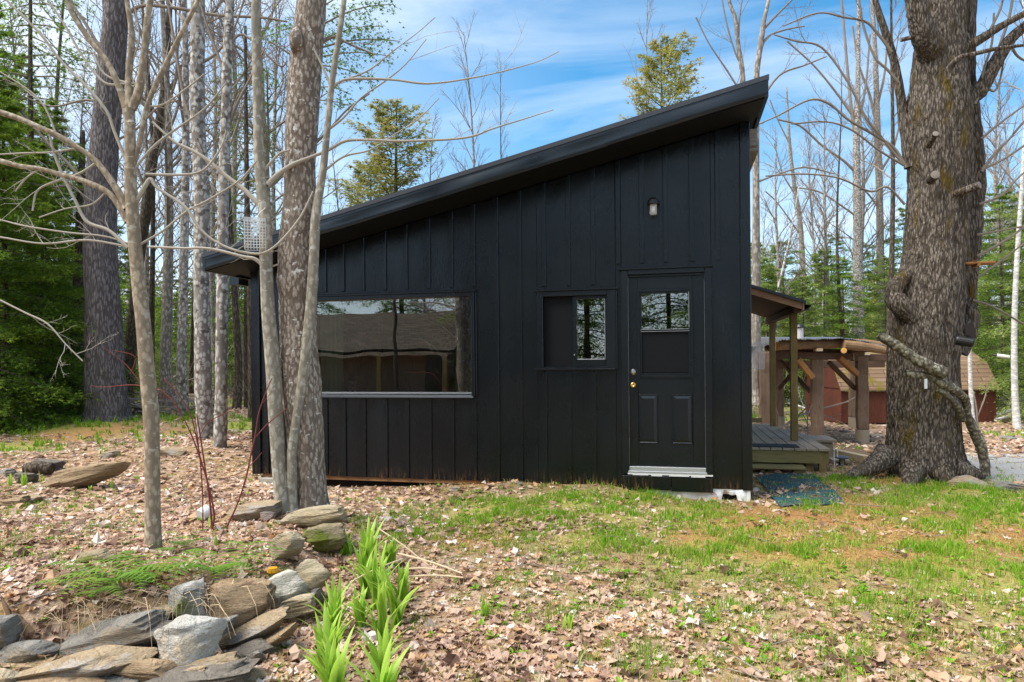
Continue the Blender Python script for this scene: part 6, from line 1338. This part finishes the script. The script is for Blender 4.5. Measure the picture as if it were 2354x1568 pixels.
# broken stump fragments
rng = np.random.default_rng(6); b = P(48, 1445, 3.45); g = MB()
for k in range(12):
    p0 = b + [rng.uniform(-.09, .10), rng.uniform(-.05, .08), -.10]; tip = p0 + [-.10 + rng.uniform(-.05, .03), rng.uniform(-.03, .03), rng.uniform(.14, .26)]
    g.tube([p0, (p0 + tip) / 2 + [.015, 0, 0], tip], [rng.uniform(.025, .04), .024, .006], 6, bump=rough_bump(.3, 20, 8, k))
o = g.build('rotten_stump', wood('rotten_wood', (.16, .095, .055), (.27, .17, .10), (.05, .03, .02), 'z'), loc=tuple(b)); tag(o, 'splintered brown rotten stump rising behind the left end of the wall', 'stump')
deadlog('rotten_log', 'dark hollow log end lying on the far bed edge', [(60,1078,26),(85,1075,30),(120,1078,26)], gbase(90, 1095), 12, 90, 'log', BK['dark'])
g = MB(); q = G(460, 1200); q = q + [0, 0, .05]; g.tube([q, q + np.array([.02, .07, .03])], .05, 20); o = g.build('white_pipe', WHT, loc=tuple(q)); tag(o, 'short white plastic pipe end lying in the leaves by the red stems', 'pipe')
g = MB(); q = G(627, 1322); q = q + [0, 0, .02]; g.lathe(q, [(0, .03), (.03, .025), (.035, .0), (.02, -.01)], 10); o = g.build('orange_flower', simple('orange', (.9, .42, .02), .6), loc=tuple(q)); tag(o, 'small bright orange bloom lying beside the wall stones', 'flower')

# ------------------------------------------------------------------ plants
# day lilies: fans of arching strap leaves
def fan(root_p, n, hmin, hmax, w, rng, mb, lean=.35):
    for i in range(n):
        a = rng.uniform(0, 2 * PI); L = rng.uniform(hmin, hmax); ln = rng.uniform(.05, lean) * (1.6 - L / hmax); dv = np.array([math.cos(a), math.sin(a), 0]); s = np.linspace(0, 1, 9)
        c = root_p + rng.normal(0, .012, 3) * [1, 1, 0] + np.array([0, 0, 1.0]) * (L * (s - .28 * s ** 2.6 * (ln * 2.2)))[:, None] + dv * (L * ln * (.35 * s + 1.15 * s ** 2.4))[:, None]
        ax = np.array([-math.sin(a), math.cos(a), 0]) * math.cos(.5) ; ww = w * rng.uniform(.75, 1.2) * np.array([.62, .8, .95, 1, 1, .92, .72, .42, .02]); t_ = rng.uniform(-.1, .1)
        l, r, m_ = c + ax * ww[:, None] / 2, c - ax * ww[:, None] / 2, c - dv * (ww * .22)[:, None]
        v = np.concatenate([l, m_, r]); f = [[k, k + 1, 10 + k, 9 + k] for k in range(8)] + [[9 + k, 10 + k, 19 + k, 18 + k] for k in range(8)]
        mb.add(v, f, 0, np.tile(np.clip(.35 + .45 * s + t_, 0, 1), 3))
rng = np.random.default_rng(31)
LG = 'day lily clumps by the stone wall'
LP = [((770,1640), .36, 12, 'lily clump cut by the bottom edge, under the lush leftmost one'), ((880,1650), .34, 10, 'lily clump cut by the bottom edge at the right of the patch'), ((755,1560), .36, 12, 'leftmost lily clump at the bottom edge, lush bright green'), ((768,1470), .36, 9, 'tall lily clump above the bottom left one, beside the stone wall end'), ((882,1560), .30, 8, 'lily clump at the bottom edge, right of the lush leftmost one'), ((830,1445), .26, 8, 'low spreading lily clump in the middle of the patch'), ((880,1490), .42, 6, 'tall narrow lily clump in the front right of the patch'), ((868,1400), .42, 8, 'tall lily clump in the centre right of the patch'), ((915,1440), .40, 8, 'rightmost lily clump of the patch'), ((845,1320), .42, 8, 'tallest lily clump at the back of the patch'), ((838,1375), .36, 7, 'lily clump below the tallest back one'), ((890,1300), .24, 6, 'smaller lily clump right of the tallest back one'), ((797,1275), .18, 4, 'small lily shoot beside the mossy block'), ((925,1380), .26, 5, 'small lily clump at the right rear of the patch')]
for (px, py), hgt, n, lb in LP:
    q = G(px, py); g = MB(); fan(q, int(n * 2.0) + 3, hgt * .55, hgt * 1.08, .036, rng, g, .5); o = g.build('day_lily', LIL, None, True, loc=tuple(q)); tag(o, lb, 'lily', LG)
for (px, py), hgt, n, lb in [((55,1118), .2, 7, 'daffodil shoots at the far left by the long brown stone, right tuft'), ((22,1118), .17, 6, 'daffodil shoots nearest the left picture edge'), ((98,1110), .16, 4, 'thin green shoots against the long brown stone'), ((219,1100), .15, 3, 'pair of green shoots in front of the long brown stone'), ((208,1128), .11, 3, 'small shoot below the long brown stone'), ((258,1125), .12, 4, 'short green shoot left of the sapling'), ((484,1215), .16, 4, 'pointed green shoots at the foot of the red stems'), ((1990,1000), .22, 8, 'green daffodil tuft before the red shed, left one'), ((2040,1000), .2, 7, 'green daffodil tuft before the red shed, with yellow flowers'), ((1112,1420), .14, 5, 'lone grass like shoot in the leaves right of the lilies'), ((1310,1450), .12, 5, 'small green shoot low in the middle foreground'), ((495,1260), .1, 4, 'broad green leaf sprout right of the sapling foot')]:
    q = G(px, py); g = MB(); fan(q, n + 1, hgt * .5, hgt, .022, rng, g, .25); o = g.build('green_shoots', LIL, None, True, loc=tuple(q)); tag(o, lb, 'shoots')
    if 'yellow' in lb:
        for dx, dz in ((.10, .34), (.05, .28)):
            g = MB(); c = q + [dx, 0, dz]; g.lathe(c, [(0, 0), (.02, .0), (.05, -.01), (.02, .02), (.03, .04), (.0, .02)], 10); g.tube([q, q + [dx * .4, 0, dz * .6], c], .004, 4); o2 = g.build('flower', simple('daffodil_yellow', (.85, .6, .02), .6), o, loc=tuple(q)); o2.location = (0, 0, 0)
# ferns
def fern(px, py, n, L, lb, sd):
    q = G(px, py); rng = np.random.default_rng(sd); g = MB()
    for i in range(n):
        a = rng.uniform(0, 2 * PI); l = 1.7 * L * rng.uniform(.6, 1.1); s = np.linspace(0, 1, 15); dv = np.array([math.cos(a), math.sin(a), 0]); c = q + dv * (l * s)[:, None] + np.array([0, 0, 1]) * (l * (.85 * s - .75 * s ** 2) + .02)[:, None]; ax = np.array([-math.sin(a), math.cos(a), 0]); wid = l * .17 * np.sin(PI * (.12 + .86 * s)) 
        tn = rng.uniform(.2, .8)
        for k in range(14):
            for sg in (-1, 1):
                b0 = c[k]; e = b0 + ax * sg * wid[k] + dv * wid[k] * .35 - np.array([0, 0, .12 * wid[k]]); wv_ = dv * l * .026; g.add([b0 - wv_ * .6, b0 + wv_ * .9, e + wv_ * .3], [[0, 1, 2]], 0, tn)
    o = g.build('fern', FRN, loc=tuple(q)); tag(o, lb, 'fern', 'ferns on top of the stone wall')
fern(255, 1352, 16, .26, 'dark green fern left of the sapling foot, above the wall', 1); fern(340, 1345, 14, .25, 'fern right below the sapling foot, broad fronds', 2); fern(500, 1325, 18, .27, 'bright green fern above the mossy grey slab', 3); fern(215, 1385, 10, .2, 'lowest fern, at the back of the long grey slab', 4); fern(425, 1262, 14, .16, 'small yellowish fern just right of the sapling foot', 5)
# red dogwood stems
q = G(485, 1222); dr0 = (q - CAM) @ FWD
dw = near_tree('dogwood_shrub', 'shrub of thin dark red bare stems between the sapling and the smooth pale tree', 'shrub', (485, 1222), dr0, [([(488,1222,4.3),(482,1150,4.3),(472,1080,3.6),(460,1000,3.6),(452,950,2.9)], 6, True)], TWR, TWR)
add_limbs(dw, [[(488,1220,4.3),(492,1180,4.3),(480,1120,3.6),(462,1060,3.6),(440,1000,2.9),(410,940,2.9),(380,905,2.9),(350,885,2.2)], [(466,1225,2.9),(466,1150,2.9),(462,1080,2.9),(456,1020,2.2),(448,960,2.2)], [(520,1215,4.3),(545,1160,3.6),(565,1100,3.6),(578,1040,3.6),(587,1000,2.9),(595,950,2.9),(612,900,2.2),(625,870,2.2)], [(587,1005,2.9),(615,975,2.9),(645,950,2.2),(660,938,2.2)], [(462,1060,2.9),(440,960,2.9),(405,900,2.2),(375,870,2.2)], [(575,1070,2.2),(590,1055,2.2),(602,1040,1.4)], [(455,1010,2.2),(480,970,2.2),(530,945,1.4)], [(350,890,2.2),(300,885,2.2),(240,890,1.4),(210,887,1.4)], [(330,890,2.2),(300,850,2.2),(280,830,1.4),(240,800,1.4)], [(300,860,1.4),(310,820,1.4),(260,805,1.4)]], dr0, TWR, 5, (1.2, .3, .002), name='stems', k=6)
# dry straw stalks across the lilies
sm = simple('dry_straw', (.62, .48, .32), .7)
for i, (lb, a, b) in enumerate([('dry straw stalk crossing the lilies, low left end', (805, 1338, 3.9), (925, 1285, 4.3)), ('dry straw stalk slanting down right from the lily tops', (870, 1215, 4.6), (985, 1300, 4.5)), ('dry straw stalk below the slanting one', (915, 1272, 4.5), (1062, 1318, 4.3)), ('nearly level dry straw stalk in the leaves right of the lilies', (940, 1325, 4.2), (1065, 1328, 4.2)), ('short level dry straw stalk low in the lilies', (930, 1308, 4.3), (1020, 1312, 4.3))]):
    A, B = P(*a), P(*b)
    for q in (A, B): q[2] = max(q[2], H1(q[0], q[1]) + .03)
    g = MB(); g.tube(catmull([A, (A + B) / 2 + [0, 0, .01], B], 4), [.005] * 9, 6); o = g.build('straw_stalk', sm, loc=tuple(A)); tag(o, lb, 'stalk', 'dry straw stalks over the lilies')
# dry grass trailing over the wall
g = MB(); rng = np.random.default_rng(14)
for i in range(120):
    px = rng.uniform(100, 680); d = 3.55 + max(0, px - 400) * .0016; t_ = P(px, 1400 - .12 * (px - 200) + rng.uniform(-20, 30), d - .12); dv = np.array([rng.normal(-.05, .1), rng.normal(-.05, .04), 0]); L = rng.uniform(.08, .3)
    g.tube([t_ , t_ + dv * .4 + [0, 0, .02], t_ + dv * .9 + [0, 0, -.3 * L], t_ + dv * 1.2 + [0, 0, -L]], [.0014, .0013, .001, .0006], 3, cap=False)
tag(g.build('dry_grass', sm), 'dry straw coloured grass trailing over the stone wall', 'dry grass', kind='stuff')
# thin shrub by the shed
q = G(2235, 985); sb = near_tree('bare_shrub', 'bare twiggy shrub growing against the right part of the red shed', 'shrub', (2245, 985), (q - CAM) @ FWD, [([(2248,985,4),(2245,940,4),(2238,900,3)], 5, True)], TW); add_limbs(sb, [[(2248,985,3),(2225,940,3),(2205,905,2)], [(2246,960,3),(2262,920,3),(2270,890,2)], [(2246,970,3),(2215,950,2),(2190,930,2)]], (q - CAM) @ FWD, TW, 3, (2.5, .7, .006), lvl=2)
q = G(1872, 1018); sb = near_tree('bare_shrub', 'tiny bare shrub in front of the left pavilion post', 'shrub', (1855, 1015), 11.5, [([(1858,1015,3),(1856,960,2.5),(1850,920,2)], 5, True)], TW); add_limbs(sb, [[(1856,965,2),(1862,940,2),(1870,930,1.5)], [(1856,975,2),(1846,950,2),(1842,935,1.5)]], 11.5, TW, 4, (2.5, .15, .003))

# ------------------------------------------------------------------ what stands behind the photographer, mirrored in the panes
ct = thing('cottage', 'brown shingled cottage behind the photographer, mirrored in the big window', 'cottage', (-11.5, -13.5, 0)); KO = tuple(ct.location)
g = MB(); g.box(-17, -8.2, -17.4, -12.4, -.2, 1.75); kid(g, 'wall', wood('cottage_boards', (.13, .10, .08), (.20, .16, .12), (.07, .05, .04), 'z'), ct, KO)
KM = Matrix.Identity(4)
shingled([(-11.8, 1.80), (-14.9, 3.15), (-18.0, 1.8)], -17.6, -7.1, KM, 'roof', ct, KO, .08, SHG2.m)
g = MB(); g.box(-17.5, -7.3, -11.86, -11.80, 1.62, 1.75); kid(g, 'fascia', wood('cottage_fascia', (.35, .28, .2), (.45, .37, .28), (.2, .15, .1), 'x'), ct, KO)
for x in (-7.5, -9.6): 
    g = MB(); g.box(x, x + .14, -12.0, -11.86, -.2, 1.65); kid(g, 'post', WPT, ct, KO)
BT = 'trees behind the photographer, mirrored in the panes'
MIR = [(PB[2], -6.6, -10.6, .8), (PB[4], -8.6, -11.2, .85), (PB[0], -4.9, -11.5, .7), (PR[2], -5.6, -13.4, .9), (PC[2], -6.2, -14.8, 1.0), (PC[0], -3.6, -15.5, 1.05), (PC[1], -1.0, -17, 1.2), (PC[0], 1.6, -14.5, 1.1), (PC[2], 3.8, -15.5, .9), (PC[1], -13, -22, 1.4), (PB[0], -5.0, -16, .9), (PB[3], -7.6, -18.0, .9), (PB[2], -2.2, -13.5, .9), (PB[1], .8, -13, .8), (PB[0], 5.5, -17, .9), (PB[2], -11, -20, 1.0), (PC[2], -17, -21, 1.1)]
WORDS = ['hemlock', 'bare tree']
hn = bn = 0
for (pr, Ht_), x, y, s in MIR:
    r = copytree(pr); r.location = (x, y, H1(x, y)); s *= .8; r.scale = (s, s, s); r.rotation_euler = (0, 0, x)
    if 'conifer' in pr.name or 'hemlock' in pr.name: hn += 1; r.name = 'hemlock'; tag(r, 'dark hemlock mirrored in the window panes, %s of those' % ORD[hn - 1], 'hemlock', BT)
    else: bn += 1; r.name = 'bare_tree'; tag(r, 'bare tree mirrored in the window panes, %s of those' % ORD[bn - 1], 'tree', BT)
for o in list(bpy.data.objects):      # prototypes that were never placed
    if o.type == 'EMPTY' and not o.get('category') or (o.type == 'EMPTY' and not o.get('label')):
        for c in list(o.children): bpy.data.objects.remove(c)
        bpy.data.objects.remove(o)
